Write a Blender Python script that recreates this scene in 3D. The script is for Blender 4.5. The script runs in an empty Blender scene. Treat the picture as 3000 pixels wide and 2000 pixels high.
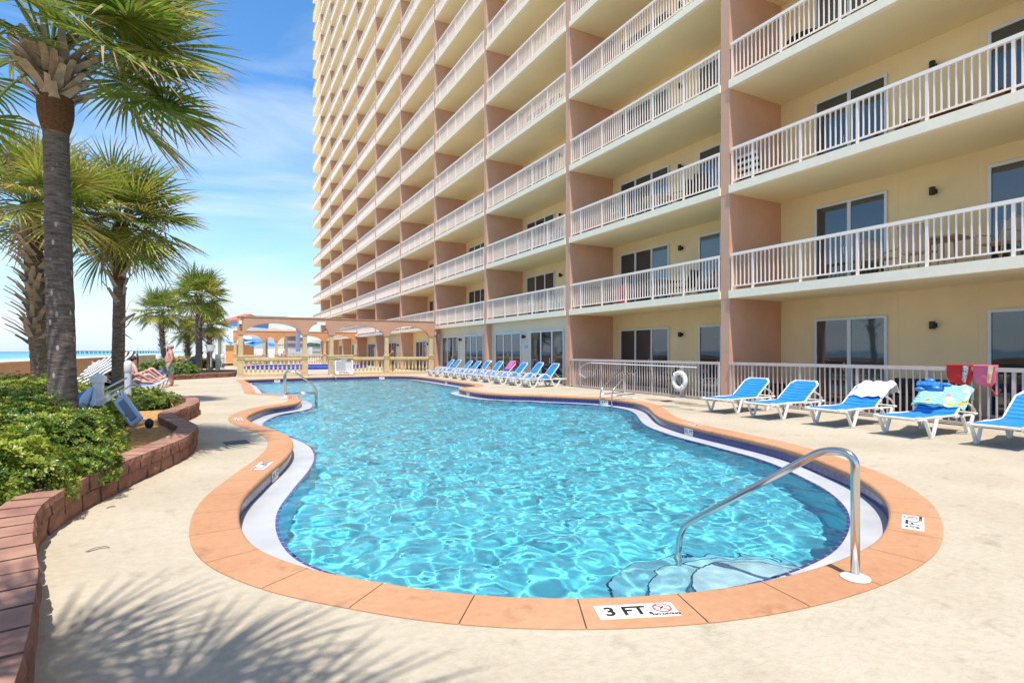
import bpy, bmesh, math, random
import numpy as np
from mathutils import Vector, Matrix, geometry, noise
R = math.radians
rnd = random.Random(7)
SC = bpy.context.scene
COL = SC.collection
F_, HZ, CX, HC = 1597.0, 1029.0, 1500.0, 1.45      # focal length (px of the 3000 px photograph), horizon row, centre column, eye height
TH = R(28.02); cT, sT = math.cos(TH), math.sin(TH)

def W(X, Z, z=0.0):            # camera-aligned ground coordinates (right, forward) -> world
    return Vector((cT*X + sT*Z, -sT*X + cT*Z, z))
def P(px, py, Z):              # a pixel of the photograph at a known depth -> world point
    return W((px-CX)*Z/F_, Z, HC-(py-HZ)*Z/F_)
def G(px, py, z=0.0):          # a pixel on a level plane -> world point
    Z = F_*(HC-z)/(py-HZ)
    return W((px-CX)*Z/F_, Z, z)
def FY(px, xp):                # world y at which a pixel column meets the plane x = xp
    t = (px-CX)/F_
    return (cT*xp - t*sT*xp)/(sT + t*cT)

OFF = {}
def tag(o, label=None, cat=None, group=None, kind=None):
    if label: o['label'] = label
    if cat: o['category'] = cat
    if group: o['group'] = group
    if kind: o['kind'] = kind
    return o
def thing(name, label, cat, loc=(0,0,0), rz=0.0, group=None):
    o = bpy.data.objects.new(name, None); COL.objects.link(o)
    o.empty_display_size = .1
    o.location = loc; o.rotation_euler = (0, 0, rz)
    OFF[o.name] = Vector(loc)
    return tag(o, label, cat, group)
def copy_tree(o, parent=None):
    c = o.copy(); COL.objects.link(c)
    if parent is not None: c.parent = parent
    for ch in [k for k in bpy.data.objects if k.parent == o]: copy_tree(ch, c)
    return c
_kids = None
def dup(root, loc, rz=0.0, label=None, group=None):
    c = copy_tree(root); c.location = loc; c.rotation_euler = (0, 0, rz)
    if label: c['label'] = label
    if group: c['group'] = group
    return c

class MB:
    def __init__(s): s.v = []; s.f = []; s.m = []
    def add(s, vs, fs, mi=0, M=None):
        b = len(s.v)
        s.v += [tuple(M @ Vector(v)) if M is not None else tuple(v) for v in vs]
        s.f += [tuple(b+i for i in f) for f in fs]; s.m += [mi]*len(fs)
    def box(s, x0, x1, y0, y1, z0, z1, mi=0, M=None):
        vs = [(x0,y0,z0),(x1,y0,z0),(x1,y1,z0),(x0,y1,z0),(x0,y0,z1),(x1,y0,z1),(x1,y1,z1),(x0,y1,z1)]
        s.add(vs, [(0,3,2,1),(4,5,6,7),(0,1,5,4),(1,2,6,5),(2,3,7,6),(3,0,4,7)], mi, M)
    def bar(s, a, b, w, h, mi=0, up=(0,0,1)):          # box from a to b, w across, h along up
        a = Vector(a); b = Vector(b); d = b-a; L = d.length
        if L < 1e-6: return
        d.normalize(); u = Vector(up); sd = d.cross(u)
        if sd.length < 1e-4: sd = d.cross(Vector((1,0,0)))
        sd.normalize(); u = sd.cross(d).normalized()
        vs = []
        for t in (0, 1):
            c = a if t == 0 else b
            for p, q in ((-1,-1),(1,-1),(1,1),(-1,1)): vs.append(c + sd*(p*w/2) + u*(q*h/2))
        s.add(vs, [(0,1,2,3),(7,6,5,4),(0,4,5,1),(1,5,6,2),(2,6,7,3),(3,7,4,0)], mi)
    def tube(s, pts, r, n=8, closed=False, mi=0, caps=True):
        pts = [Vector(p) for p in pts]; k = len(pts)
        rs = r if isinstance(r, (list, tuple)) else [r]*k
        prev = None; rings = []
        for i in range(k):
            if closed: t = pts[(i+1) % k]-pts[i-1]
            else: t = pts[min(i+1, k-1)]-pts[max(i-1, 0)]
            if t.length < 1e-9: t = Vector((0,0,1))
            t.normalize()
            if prev is None:
                u = t.cross(Vector((0,0,1)))
                if u.length < .05: u = t.cross(Vector((1,0,0)))
            else: u = prev - t*prev.dot(t)
            u.normalize(); prev = u; w = t.cross(u)
            rings.append([pts[i]+(u*math.cos(a)+w*math.sin(a))*rs[i] for a in [j*2*math.pi/n for j in range(n)]])
        vs = [v for rg in rings for v in rg]; fs = []
        for i in range(k if closed else k-1):
            a, b = i*n, ((i+1) % k)*n
            for j in range(n): fs.append((a+j, a+(j+1) % n, b+(j+1) % n, b+j))
        if not closed and caps:
            fs.append(tuple(range(n))[::-1]); fs.append(tuple(range((k-1)*n, k*n)))
        s.add(vs, fs, mi)
    def lathe(s, prof, c=(0,0,0), n=16, mi=0, M=None):
        c = Vector(c); vs = []; fs = []
        for r, z in prof:
            for j in range(n):
                a = j*2*math.pi/n; vs.append(c+Vector((r*math.cos(a), r*math.sin(a), z)))
        for i in range(len(prof)-1):
            for j in range(n): fs.append((i*n+j, i*n+(j+1) % n, (i+1)*n+(j+1) % n, (i+1)*n+j))
        s.add(vs, fs, mi, M)
    def ball(s, c, r, n=10, mi=0, M=None):
        rx = r if isinstance(r, (tuple, list)) else (r, r, r)
        vs = []; fs = []; m = max(4, n//2+1)
        for i in range(m+1):
            p = math.pi*i/m
            for j in range(n):
                a = 2*math.pi*j/n
                vs.append((c[0]+rx[0]*math.sin(p)*math.cos(a), c[1]+rx[1]*math.sin(p)*math.sin(a), c[2]+rx[2]*math.cos(p)))
        for i in range(m):
            for j in range(n): fs.append((i*n+j, (i+1)*n+j, (i+1)*n+(j+1) % n, i*n+(j+1) % n))
        s.add(vs, fs, mi, M)
    def prism(s, poly, z0, z1, mi=0, M=None):           # poly: 2-D outline counter-clockwise
        n = len(poly); tr = geometry.tessellate_polygon([[Vector((p[0], p[1], 0)) for p in poly]])
        vs = [(p[0], p[1], z0) for p in poly]+[(p[0], p[1], z1) for p in poly]
        fs = []
        for t in tr:
            a, b, c = [Vector(poly[i][:2]) for i in t]
            if (b-a).cross(c-a) < 0: t = t[::-1]
            fs.append(tuple(t[::-1])); fs.append(tuple(i+n for i in t))
        for i in range(n): fs.append((i, (i+1) % n, n+(i+1) % n, n+i))
        s.add(vs, fs, mi, M)
    def strip(s, A, B, mi=0, closed=False):
        n = len(A); vs = list(A)+list(B); fs = []
        for i in range(n if closed else n-1):
            j = (i+1) % n; fs.append((i, j, n+j, n+i))
        s.add(vs, fs, mi)
    def build(s, name, mats, parent=None, smooth=False, bevel=0, kind=None, world=True, sub=0):
        me = bpy.data.meshes.new(name)
        root = parent
        while root is not None and root.parent is not None: root = root.parent
        off = OFF.get(root.name, Vector()) if (root is not None and world) else Vector()
        me.from_pydata([(v[0]-off[0], v[1]-off[1], v[2]-off[2]) for v in s.v], [], s.f)
        if not isinstance(mats, (list, tuple)): mats = [mats]
        for m in mats: me.materials.append(m)
        me.polygons.foreach_set('material_index', s.m)
        if smooth: me.polygons.foreach_set('use_smooth', [True]*len(me.polygons))
        me.update()
        o = bpy.data.objects.new(name, me); COL.objects.link(o)
        if parent is not None: o.parent = parent
        if kind: o['kind'] = kind
        if bevel:
            b = o.modifiers.new('bevel', 'BEVEL'); b.width = bevel; b.segments = 2; b.limit_method = 'ANGLE'; b.angle_limit = R(40)
        if sub:
            b = o.modifiers.new('sub', 'SUBSURF'); b.levels = sub; b.render_levels = sub
        return o

def smooth_by_angle(o, ang=35):
    me = o.data; me.polygons.foreach_set('use_smooth', [True]*len(me.polygons))
    try: me.set_sharp_from_angle(angle=R(ang))
    except Exception: pass

# ---------- materials ----------
def nodes(m): return m.node_tree.nodes, m.node_tree.links
def mat(name, col, rough=.6, metal=0.0, var=0.0, vs=4.0, bump=0.0, bs=40.0, col2=None, spec=.5, ior=None, sheen=0, coat=0, stretch=None, detail=5):
    m = bpy.data.materials.new(name); m.use_nodes = True
    N, L = nodes(m); p = N['Principled BSDF']
    p.inputs['Base Color'].default_value = (*col, 1); p.inputs['Roughness'].default_value = rough
    p.inputs['Metallic'].default_value = metal; p.inputs['Specular IOR Level'].default_value = spec
    if ior: p.inputs['IOR'].default_value = ior
    if coat: p.inputs['Coat Weight'].default_value = coat
    tc = N.new('ShaderNodeTexCoord'); src = tc.outputs['Object']
    if stretch:
        mp = N.new('ShaderNodeMapping'); mp.inputs['Scale'].default_value = stretch; L.new(src, mp.inputs[0]); src = mp.outputs[0]
    if var or col2:
        n = N.new('ShaderNodeTexNoise'); n.inputs['Scale'].default_value = vs; n.inputs['Detail'].default_value = detail; L.new(src, n.inputs['Vector'])
        mr = N.new('ShaderNodeMapRange'); mr.inputs[1].default_value = .3; mr.inputs[2].default_value = .7; L.new(n.outputs[0], mr.inputs[0])
        mx = N.new('ShaderNodeMix'); mx.data_type = 'RGBA'
        c2 = col2 if col2 else tuple(c*(1-var) for c in col)
        mx.inputs[6].default_value = (*[min(1, c*(1+var*.35)) for c in col], 1) if not col2 else (*col, 1)
        mx.inputs[7].default_value = (*c2, 1)
        L.new(mr.outputs[0], mx.inputs[0]); L.new(mx.outputs[2], p.inputs['Base Color'])
    if bump:
        n2 = N.new('ShaderNodeTexNoise'); n2.inputs['Scale'].default_value = bs; n2.inputs['Detail'].default_value = 6; L.new(src, n2.inputs['Vector'])
        b = N.new('ShaderNodeBump'); b.inputs['Strength'].default_value = bump; b.inputs['Distance'].default_value = .01
        L.new(n2.outputs[0], b.inputs['Height']); L.new(b.outputs[0], p.inputs['Normal'])
    return m
def leafmat(name, col, col2, tr=.35, rough=.5, vs=3.0):
    m = bpy.data.materials.new(name); m.use_nodes = True; N, L = nodes(m); p = N['Principled BSDF']
    p.inputs['Roughness'].default_value = rough; p.inputs['Specular IOR Level'].default_value = .35
    tc = N.new('ShaderNodeTexCoord'); n = N.new('ShaderNodeTexNoise'); n.inputs['Scale'].default_value = vs; n.inputs['Detail'].default_value = 4
    L.new(tc.outputs['Object'], n.inputs['Vector'])
    mr = N.new('ShaderNodeMapRange'); mr.inputs[1].default_value = .35; mr.inputs[2].default_value = .65; L.new(n.outputs[0], mr.inputs[0])
    mx = N.new('ShaderNodeMix'); mx.data_type = 'RGBA'; mx.inputs[6].default_value = (*col, 1); mx.inputs[7].default_value = (*col2, 1)
    L.new(mr.outputs[0], mx.inputs[0]); L.new(mx.outputs[2], p.inputs['Base Color'])
    t = N.new('ShaderNodeBsdfTranslucent'); L.new(mx.outputs[2], t.inputs[0])
    ms = N.new('ShaderNodeMixShader'); ms.inputs[0].default_value = tr
    L.new(p.outputs[0], ms.inputs[1]); L.new(t.outputs[0], ms.inputs[2]); L.new(ms.outputs[0], N['Material Output'].inputs[0])
    return m

M = {}
M['peach'] = mat('terracotta stucco', (.64,.36,.235), .85, var=.10, vs=1.2, bump=.25, bs=90)
M['cream'] = mat('cream stucco', (.84,.64,.36), .85, var=.07, vs=.9, bump=.2, bs=90)
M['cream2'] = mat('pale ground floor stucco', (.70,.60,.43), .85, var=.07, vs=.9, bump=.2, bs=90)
M['soffit'] = mat('painted soffit', (.94,.77,.46), .8, var=.05, vs=.7, bump=.1, bs=60)
M['slab'] = mat('painted slab edge', (.96,.83,.62), .75, var=.05, vs=9)
M['rail'] = mat('white painted aluminium', (.93,.79,.68), .45)
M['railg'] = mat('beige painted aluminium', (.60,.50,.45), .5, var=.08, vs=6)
M['frame'] = mat('white window frame', (.66,.68,.70), .4)
M['white'] = mat('white plastic', (.80,.80,.78), .35, var=.05, vs=5)
M['resin'] = mat('white weathered resin', (.78,.76,.70), .42, var=.10, vs=7)
M['steel'] = mat('stainless steel', (.62,.60,.57), .17, 1.0)
M['black'] = mat('black plastic', (.015,.015,.015), .45)
M['darkwicker'] = mat('dark wicker', (.035,.025,.022), .7, bump=.8, bs=120)
M['sling'] = mat('blue sling fabric', (.01,.20,.66), .55, var=.12, vs=5, col2=(.02,.26,.72), bump=.15, bs=300)
M['arch'] = mat('tan arcade stucco', (.54,.30,.19), .85, var=.10, vs=1.5, bump=.25, bs=80)
M['arch2'] = mat('orange arcade stucco', (.66,.30,.12), .85, var=.10, vs=1.5, bump=.25, bs=80)
M['stone'] = mat('cast stone', (.62,.47,.26), .8, var=.14, vs=5, bump=.3, bs=70)
M['parapet'] = mat('orange parapet stucco', (.56,.33,.19), .85, var=.15, vs=2, bump=.3, bs=60)
M['concrete'] = mat('grey precast wall', (.48,.42,.38), .9, var=.12, vs=1.5, bump=.3, bs=50)
def glassmat(name, tint, blind=0, sc=1.0):
    m = bpy.data.materials.new(name); m.use_nodes = True; N, L = nodes(m); p = N['Principled BSDF']
    p.inputs['Base Color'].default_value = (*tint, 1); p.inputs['Roughness'].default_value = .03; p.inputs['IOR'].default_value = 2.0
    tc = N.new('ShaderNodeTexCoord')
    if blind:
        w = N.new('ShaderNodeTexWave'); w.bands_direction = 'Z' if blind == 1 else 'Y'; w.inputs['Scale'].default_value = 6.0 if blind == 1 else 3.5
        L.new(tc.outputs['Object'], w.inputs[0])
        mx = N.new('ShaderNodeMix'); mx.data_type = 'RGBA'; mx.inputs[6].default_value = (*tint, 1); mx.inputs[7].default_value = (*[c*2.2+.005 for c in tint], 1)
        L.new(w.outputs[1], mx.inputs[0]); L.new(mx.outputs[2], p.inputs['Base Color'])
    n = N.new('ShaderNodeTexNoise'); n.inputs['Scale'].default_value = .8; L.new(tc.outputs['Object'], n.inputs['Vector'])
    b = N.new('ShaderNodeBump'); b.inputs['Strength'].default_value = .06; b.inputs['Distance'].default_value = .05; L.new(n.outputs[0], b.inputs['Height']); L.new(b.outputs[0], p.inputs['Normal'])
    return m
M['glass'] = glassmat('tinted door glass', (.018,.028,.035))
M['glassb'] = glassmat('door glass over blinds', (.03,.045,.05), 1)
M['glassc'] = glassmat('door glass over curtain', (.035,.045,.05), 2)

# ---------- camera, sky and sun ----------
cam = bpy.data.cameras.new('camera'); camo = bpy.data.objects.new('camera', cam); COL.objects.link(camo); SC.camera = camo
cam.sensor_fit = 'HORIZONTAL'; cam.sensor_width = 36; cam.lens = 36*F_/3000
cam.shift_y = (HZ-1000)/3000; cam.clip_start = .05; cam.clip_end = 40000
camo.location = (0, 0, HC); camo.rotation_euler = (R(90), 0, -TH)
EL = R(69); sdir = Vector((.303, .953, 0)).normalized()        # ground direction in which shadows fall
sun = bpy.data.lights.new('sun', 'SUN'); sun.energy = 3.6; sun.angle = R(.5); sun.color = (1, .955, .88)
suno = bpy.data.objects.new('sun', sun); COL.objects.link(suno)
ray = Vector((sdir.x*math.cos(EL), sdir.y*math.cos(EL), -math.sin(EL)))
suno.rotation_euler = ray.to_track_quat('-Z', 'Y').to_euler(); suno.location = (-20, -40, 90)
sun.cycles.is_caustics_light = True
wd = bpy.data.worlds.new('World'); SC.world = wd; wd.use_nodes = True
N, L = wd.node_tree.nodes, wd.node_tree.links
sky = N.new('ShaderNodeTexSky'); sky.sky_type = 'NISHITA'; sky.sun_disc = False; sky.sun_elevation = EL
sky.sun_rotation = math.atan2(-sdir.x, -sdir.y)
sky.air_density = 1.0; sky.dust_density = .3; sky.ozone_density = 1.6
bg = N['Background']; bg.inputs[1].default_value = .15
tc = N.new('ShaderNodeTexCoord')
mp = N.new('ShaderNodeMapping'); mp.inputs['Scale'].default_value = (1.2, 1.2, 5.5); mp.inputs['Rotation'].default_value = (R(8), R(-14), R(20)); mp.inputs['Location'].default_value = (.35, .1, .3)
L.new(tc.outputs['Generated'], mp.inputs[0])
n1 = N.new('ShaderNodeTexNoise'); n1.inputs['Scale'].default_value = 1.7; n1.inputs['Detail'].default_value = 7; n1.inputs['Roughness'].default_value = .52; n1.inputs['Distortion'].default_value = .6
L.new(mp.outputs[0], n1.inputs['Vector'])
cr = N.new('ShaderNodeMapRange'); cr.inputs[1].default_value = .47; cr.inputs[2].default_value = .72; cr.inputs[4].default_value = .9; L.new(n1.outputs[0], cr.inputs[0])
sep = N.new('ShaderNodeSeparateXYZ'); L.new(tc.outputs['Generated'], sep.inputs[0])
hz = N.new('ShaderNodeMapRange'); hz.inputs[1].default_value = .02; hz.inputs[2].default_value = .52; hz.inputs[3].default_value = 1.0; hz.inputs[4].default_value = .35; L.new(sep.outputs[2], hz.inputs[0])
ml = N.new('ShaderNodeMath'); ml.operation = 'MULTIPLY'; L.new(cr.outputs[0], ml.inputs[0]); L.new(hz.outputs[0], ml.inputs[1])
hs = N.new('ShaderNodeHueSaturation'); hs.inputs['Saturation'].default_value = 1.28; hs.inputs['Value'].default_value = 1.0; L.new(sky.outputs[0], hs.inputs['Color'])
hzw = N.new('ShaderNodeMapRange'); hzw.inputs[1].default_value = -.02; hzw.inputs[2].default_value = .24; hzw.inputs[3].default_value = .95; hzw.inputs[4].default_value = 0; hzw.interpolation_type = 'SMOOTHSTEP'; L.new(sep.outputs[2], hzw.inputs[0])
mh = N.new('ShaderNodeMix'); mh.data_type = 'RGBA'; mh.inputs[7].default_value = (2.6, 3.35, 4.2, 1); L.new(hzw.outputs[0], mh.inputs[0]); L.new(hs.outputs[0], mh.inputs[6])
mx = N.new('ShaderNodeMix'); mx.data_type = 'RGBA'; mx.inputs[7].default_value = (4.0, 4.45, 4.8, 1)
L.new(ml.outputs[0], mx.inputs[0]); L.new(mh.outputs[2], mx.inputs[6]); L.new(mx.outputs[2], bg.inputs[0])
SC.view_settings.view_transform = 'Standard'; SC.view_settings.look = 'None'; SC.view_settings.exposure = .74; SC.view_settings.gamma = 1
cy = SC.cycles; cy.use_denoising = True; cy.max_bounces = 8; cy.diffuse_bounces = 6; cy.glossy_bounces = 3; cy.transmission_bounces = 6; cy.transparent_max_bounces = 8
cy.caustics_reflective = False; cy.caustics_refractive = True; cy.sample_clamp_indirect = 6; cy.sample_clamp_direct = 12
cy.use_adaptive_sampling = True; cy.adaptive_threshold = .012
# ================= hotel tower =================
D, XB, BW, Y0, TK, FH, SB, ST = 12.74, 15.0, 8.06, 11.08, .30, 2.98, 2.955, .225
NF = 20
hotel = thing('hotel_building', 'tall peach and cream balcony hotel tower rising beside the swimming pool', 'building', (D, 40, 0))
def colY(n): return Y0 + BW*n                      # far edge of column n
def slabz(k): return SB + ST + FH*(k-1) if k else 0.0   # floor level k
TOPZ = slabz(NF)
YEND = 91.1
for n in range(-2, 10):
    b = MB(); y = colY(n)
    b.box(D, XB, y-TK, y, -.02, TOPZ)
    for k in range(1, NF): b.box(D-.006, D+.05, y-TK-.006, y+.006, slabz(k)-.235, slabz(k)-.215)
    b.build('dividing_wall', M['peach'], hotel)
bays = [(n, colY(n-1), colY(n)-TK) for n in range(-1, 10)] + [(10, colY(9), YEND)]   # bay index, near y, far y
for k in range(1, NF+1):
    b = MB()
    for n, ya, yb in bays:
        z1 = slabz(k); z0 = z1-ST
        # edge fascia (white) and soffit (cream)
        b.box(D-.045, D+.10, ya+.004, yb-.004 if n < 10 else yb, z0, z1, 0)
        b.box(D+.102, XB-.002, ya+.004, yb-.004 if n < 10 else yb, z0+.004, z1-.003, 1)
    b.build('balcony_slab', [M['slab'], M['soffit']], hotel)
for k in range(0, NF):
    b = MB(); za = slabz(k); zb = slabz(k+1)-ST
    if k == 0: b.box(XB, XB+.25, colY(-2), colY(1)-.002, -.02, SB)
    else: b.box(XB, XB+.25, colY(-2), YEND-6, za-ST, zb)
    for n, ya, yb in bays:                                    # thin control joints in the stucco
        if n > 4: continue
        if k == 0 and n > 1: continue
        for q in (.22, .42, .63, .86): b.box(XB-.004, XB+.01, yb-(yb-ya)*q, yb-(yb-ya)*q+.008, za, zb-.004)
    b.build('back_wall', M['cream'], hotel)
b = MB(); b.box(XB+.25, XB+14, colY(-2)-.3, YEND-6, -.02, TOPZ); b.box(D-.06, XB+14.1, colY(-2)-.4, YEND, TOPZ+.003, TOPZ+.9); b.build('roof_block', M['cream'], hotel)

def rail_mb(L_, h=1.045, posts=1.385, gp=.095, zoff=0.0):
    b = MB(); w = .026
    b.box(-.045, .045, 0, L_, h-.075, h)            # top rail
    b.box(-.018, .018, 0, L_, gp, gp+.035)          # bottom rail
    ys = []; y = 0.03
    while y < L_-.3: ys.append(y); y += posts
    ys.append(L_-.03)
    for y in ys: b.box(-.027, .027, y-.027, y+.027, 0, h-.076)
    for a, c in zip(ys, ys[1:]):
        m = max(1, int(round((c-a)/.126))-1)
        for i in range(1, m+1):
            y = a+(c-a)*i/(m+1); b.box(-w/2, w/2, y-w/2, y+w/2, gp+.034, h-.074)
    return b
LB = BW-TK-.10
rail_proto = None
cells = []
for n, ya, yb in bays:
    for k in range(1, NF):
        zz = slabz(k); Zc = sT*D+cT*(ya+yb)/2; yp = HZ-(zz+.5-HC)*F_/Zc
        cells.append((Zc*(1 if yp > -40 else 6) + (0 if Zc > 2 else 500), n, k, ya, yb))
cells.sort()
rest = MB()
for i, (_, n, k, ya, yb) in enumerate(cells):
    z = slabz(k)
    if i < 96 and n < 10:
        if rail_proto is None:
            rail_proto = rail_mb(LB).build('railing', M['rail'], hotel, world=False); o = rail_proto
        else:
            o = rail_proto.copy(); COL.objects.link(o)
        o.location = Vector((D+.03, yb-.05-LB, z))-OFF[hotel.name]
    else:
        L_ = LB if n < 10 else (yb-ya-.08)
        # coarser far balusters
        x = D+.03; ys = ya+.05
        rest.box(x-.045, x+.045, ys, ys+L_, z+.97, z+1.045); rest.box(x-.018, x+.018, ys, ys+L_, z+.095, z+.13)
        m = int(L_/1.385); 
        for q in range(m+1): y = ys+.03+q*(L_-.06)/m; rest.box(x-.027, x+.027, y-.027, y+.027, z, z+.969)
        m = int(L_/.126)
        for q in range(m): y = ys+.06+q*.126; rest.box(x-.013, x+.013, y-.013, y+.013, z+.13, z+.97)
rest.build('railing_mass', M['rail'], hotel, kind='stuff')
for n in (-1, 0, 1):                                # ground-floor patio railings
    yb = colY(n)-TK; L_ = BW-TK-.06
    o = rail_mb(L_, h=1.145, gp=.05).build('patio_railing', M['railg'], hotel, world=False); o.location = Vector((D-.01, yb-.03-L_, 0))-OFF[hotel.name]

# sliding doors: (offset of far edge from the bay's far wall, width, panels)
def door(frame, pane, x, yfar, w, z, h, panels, seed):
    rr = random.Random(seed); t = .065; y0 = yfar-w
    frame.box(x-.06, x-.002, y0, yfar, z+h-t, z+h); frame.box(x-.06, x-.002, y0, yfar, z, z+.05)
    frame.box(x-.06, x-.002, y0, y0+t, z+.05, z+h-t); frame.box(x-.06, x-.002, yfar-t, yfar, z+.05, z+h-t)
    for i in range(1, panels):
        yy = y0+w*i/panels; frame.box(x-.05, x-.004, yy-.05, yy+.045, z+.05, z+h-t)
    for i in range(panels):
        a = y0+w*i/panels+.045; c = y0+w*(i+1)/panels-.045
        g = rr.choice([0,0,0,1,0,2]); pane.box(x-.03, x-.022, a, c, z+.05, z+h-t, g)
    yy = y0+w/panels+.10; frame.tube([(x-.06, yy, z+.92), (x-.11, yy, z+.95), (x-.11, yy, z+1.12), (x-.06, yy, z+1.15)], .012, 6)
lay = {0: [(1.09, 1.92, 2), (5.08, 2.0, 2)], 1: [(.53, 2.87, 3), (4.86, 1.95, 2)]}
dl = []
for n, ya, yb in bays[:-1]:
    for k in range(0, NF):
        if k == 0 and n > 1: continue
        for off, w, pn in lay[0 if n in (0,) else 1]:
            Zc = sT*XB+cT*(yb-off); dl.append((Zc+abs(slabz(k)-HC)*1.2 if Zc > 2 else 900, n, k, yb-off, w, pn))
dl.sort(); fr, pr = MB(), MB()
for i, (_, n, k, yf, w, pn) in enumerate(dl):
    if i < 84:
        a, b = MB(), MB(); door(a, b, XB, yf, w, slabz(k), 2.37, pn, i)
        o = a.build('sliding_door', M['frame'], hotel); b.build('pane', [M['glass'], M['glassb'], M['glassc']], o)
    else: door(fr, pr, XB, yf, w, slabz(k), 2.37, pn, i)
o = fr.build('sliding_door_mass', M['frame'], hotel, kind='stuff'); pr.build('pane', [M['glass'], M['glassb'], M['glassc']], o)

def lamp(x, y, z):
    b = MB(); b.lathe([(0,.09),(.062,.09),(.065,.085),(.065,-.085),(.055,-.09),(.05,-.06),(0,-.06)], (x-.13, y, z), 14)
    b.box(x-.08, x-.002, y-.03, y+.03, z-.035, z+.035); b.box(x-.02, x-.001, y-.05, y+.05, z-.05, z+.05)
    o = b.build('wall_lamp', M['black'], hotel); return o
for n in range(-1, 4):
    for k in range(0, 7):
        if k == 0 and n > 1: continue
        yb = colY(n)-TK
        lamp(XB, yb-(4.05 if n in (0,-1) else 4.03), slabz(k)+2.07)

# enclosed ground floor of the far bays, with storefront doors
XG = 13.05
b = MB()
for n in (2, 3): b.box(XG, XG+.25, colY(n-1)+.002, colY(n)-TK-.002, -.02, SB-.002)
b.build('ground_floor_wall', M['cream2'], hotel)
def sdoor(pxa, pxb, x, panels, h=2.4, seed=0):
    ya, yb = FY(pxb, x), FY(pxa, x)
    a, p = MB(), MB(); door(a, p, x, yb, yb-ya, 0, h, panels, seed)
    p.m = [0]*len(p.m)
    o = a.build('glass_door', M['frame'], hotel); p.build('pane', [M['glass'], M['glassb'], M['glassc']], o)
sdoor(1453.5, 1528.4, XG, 3); sdoor(1556, 1654, XG, 3); sdoor(1297, 1345.5, XG, 3); sdoor(1363.5, 1418, XG, 3)
lamp(XG, FY(1538.6, XG), 2.17); lamp(XG, FY(1352, XG), 2.17)
XF = 13.75
for n in range(4, 10):
    b = MB(); ya, yb = colY(n-1), colY(n)-TK
    cut = {4: 1.0, 6: 2.3}.get(n, 0)
    b.box(XF, XF+.25, ya+.002, yb-.002, -.02, SB-.002)
    if n in (4, 7): b.box(D+.25, XF, ya+.002, ya+.9, -.02, SB-.004)
    b.build('ground_floor_wall', M['cream'], hotel)
    for q, (off, w) in enumerate(((.9, 2.5), (4.6, 2.3))):
        a, p = MB(), MB(); door(a, p, XF, yb-off, w, 0, 2.25, 3, n*3+q); p.m = [0]*len(p.m)
        o = a.build('glass_door', M['frame'], hotel); p.build('pane', [M['glass'], M['glassb'], M['glassc']], o)
    lamp(XF, yb-4.0, 2.0)
# rain pipe and junction box on the column beside the arcade
y3 = colY(3)-TK
b = MB(); b.tube([(D-.05, y3-.10, 0.02), (D-.05, y3-.10, 2.55)], .055, 10); b.box(D-.13, D-.003, y3-.2, y3-.02, 2.55, 2.78); b.build('rain_pipe', M['peach'], hotel)
b = MB(); b.box(D+.06, D+.16, y3-.42, y3-.30, 2.2, 2.62); b.tube([(D+.1, y3-.40, 2.2), (D+.1, y3-.45, 1.95), (D+.06, y3-.6, 2.1), (D+.1, y3-.62, 2.5), (D+.1, y3-.45, 2.66)], .012, 6); b.build('junction_box', M['concrete'], hotel)
# small blue room plaque between the two storefront doors
py_ = FY(1541, XG)
b = MB(); b.box(XG-.012, XG-.001, py_-.17, py_+.17, 1.60, 1.74); M['plaque'] = mat('pale blue plaque', (.30,.45,.70), .4); pq = b.build('door_plaque', M['plaque'], hotel)
b = MB(); M['navy'] = mat('navy print', (.02,.05,.25), .5)
b.tube([(XG-.016, py_-.10+.03*math.cos(a), 1.66+.03*math.sin(a)) for a in [i*.5-1.2 for i in range(9)]], .006, 5); b.box(XG-.018, XG-.013, py_-.12, py_-.10, 1.67, 1.715)
b.build('emblem', M['navy'], pq)
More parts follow.
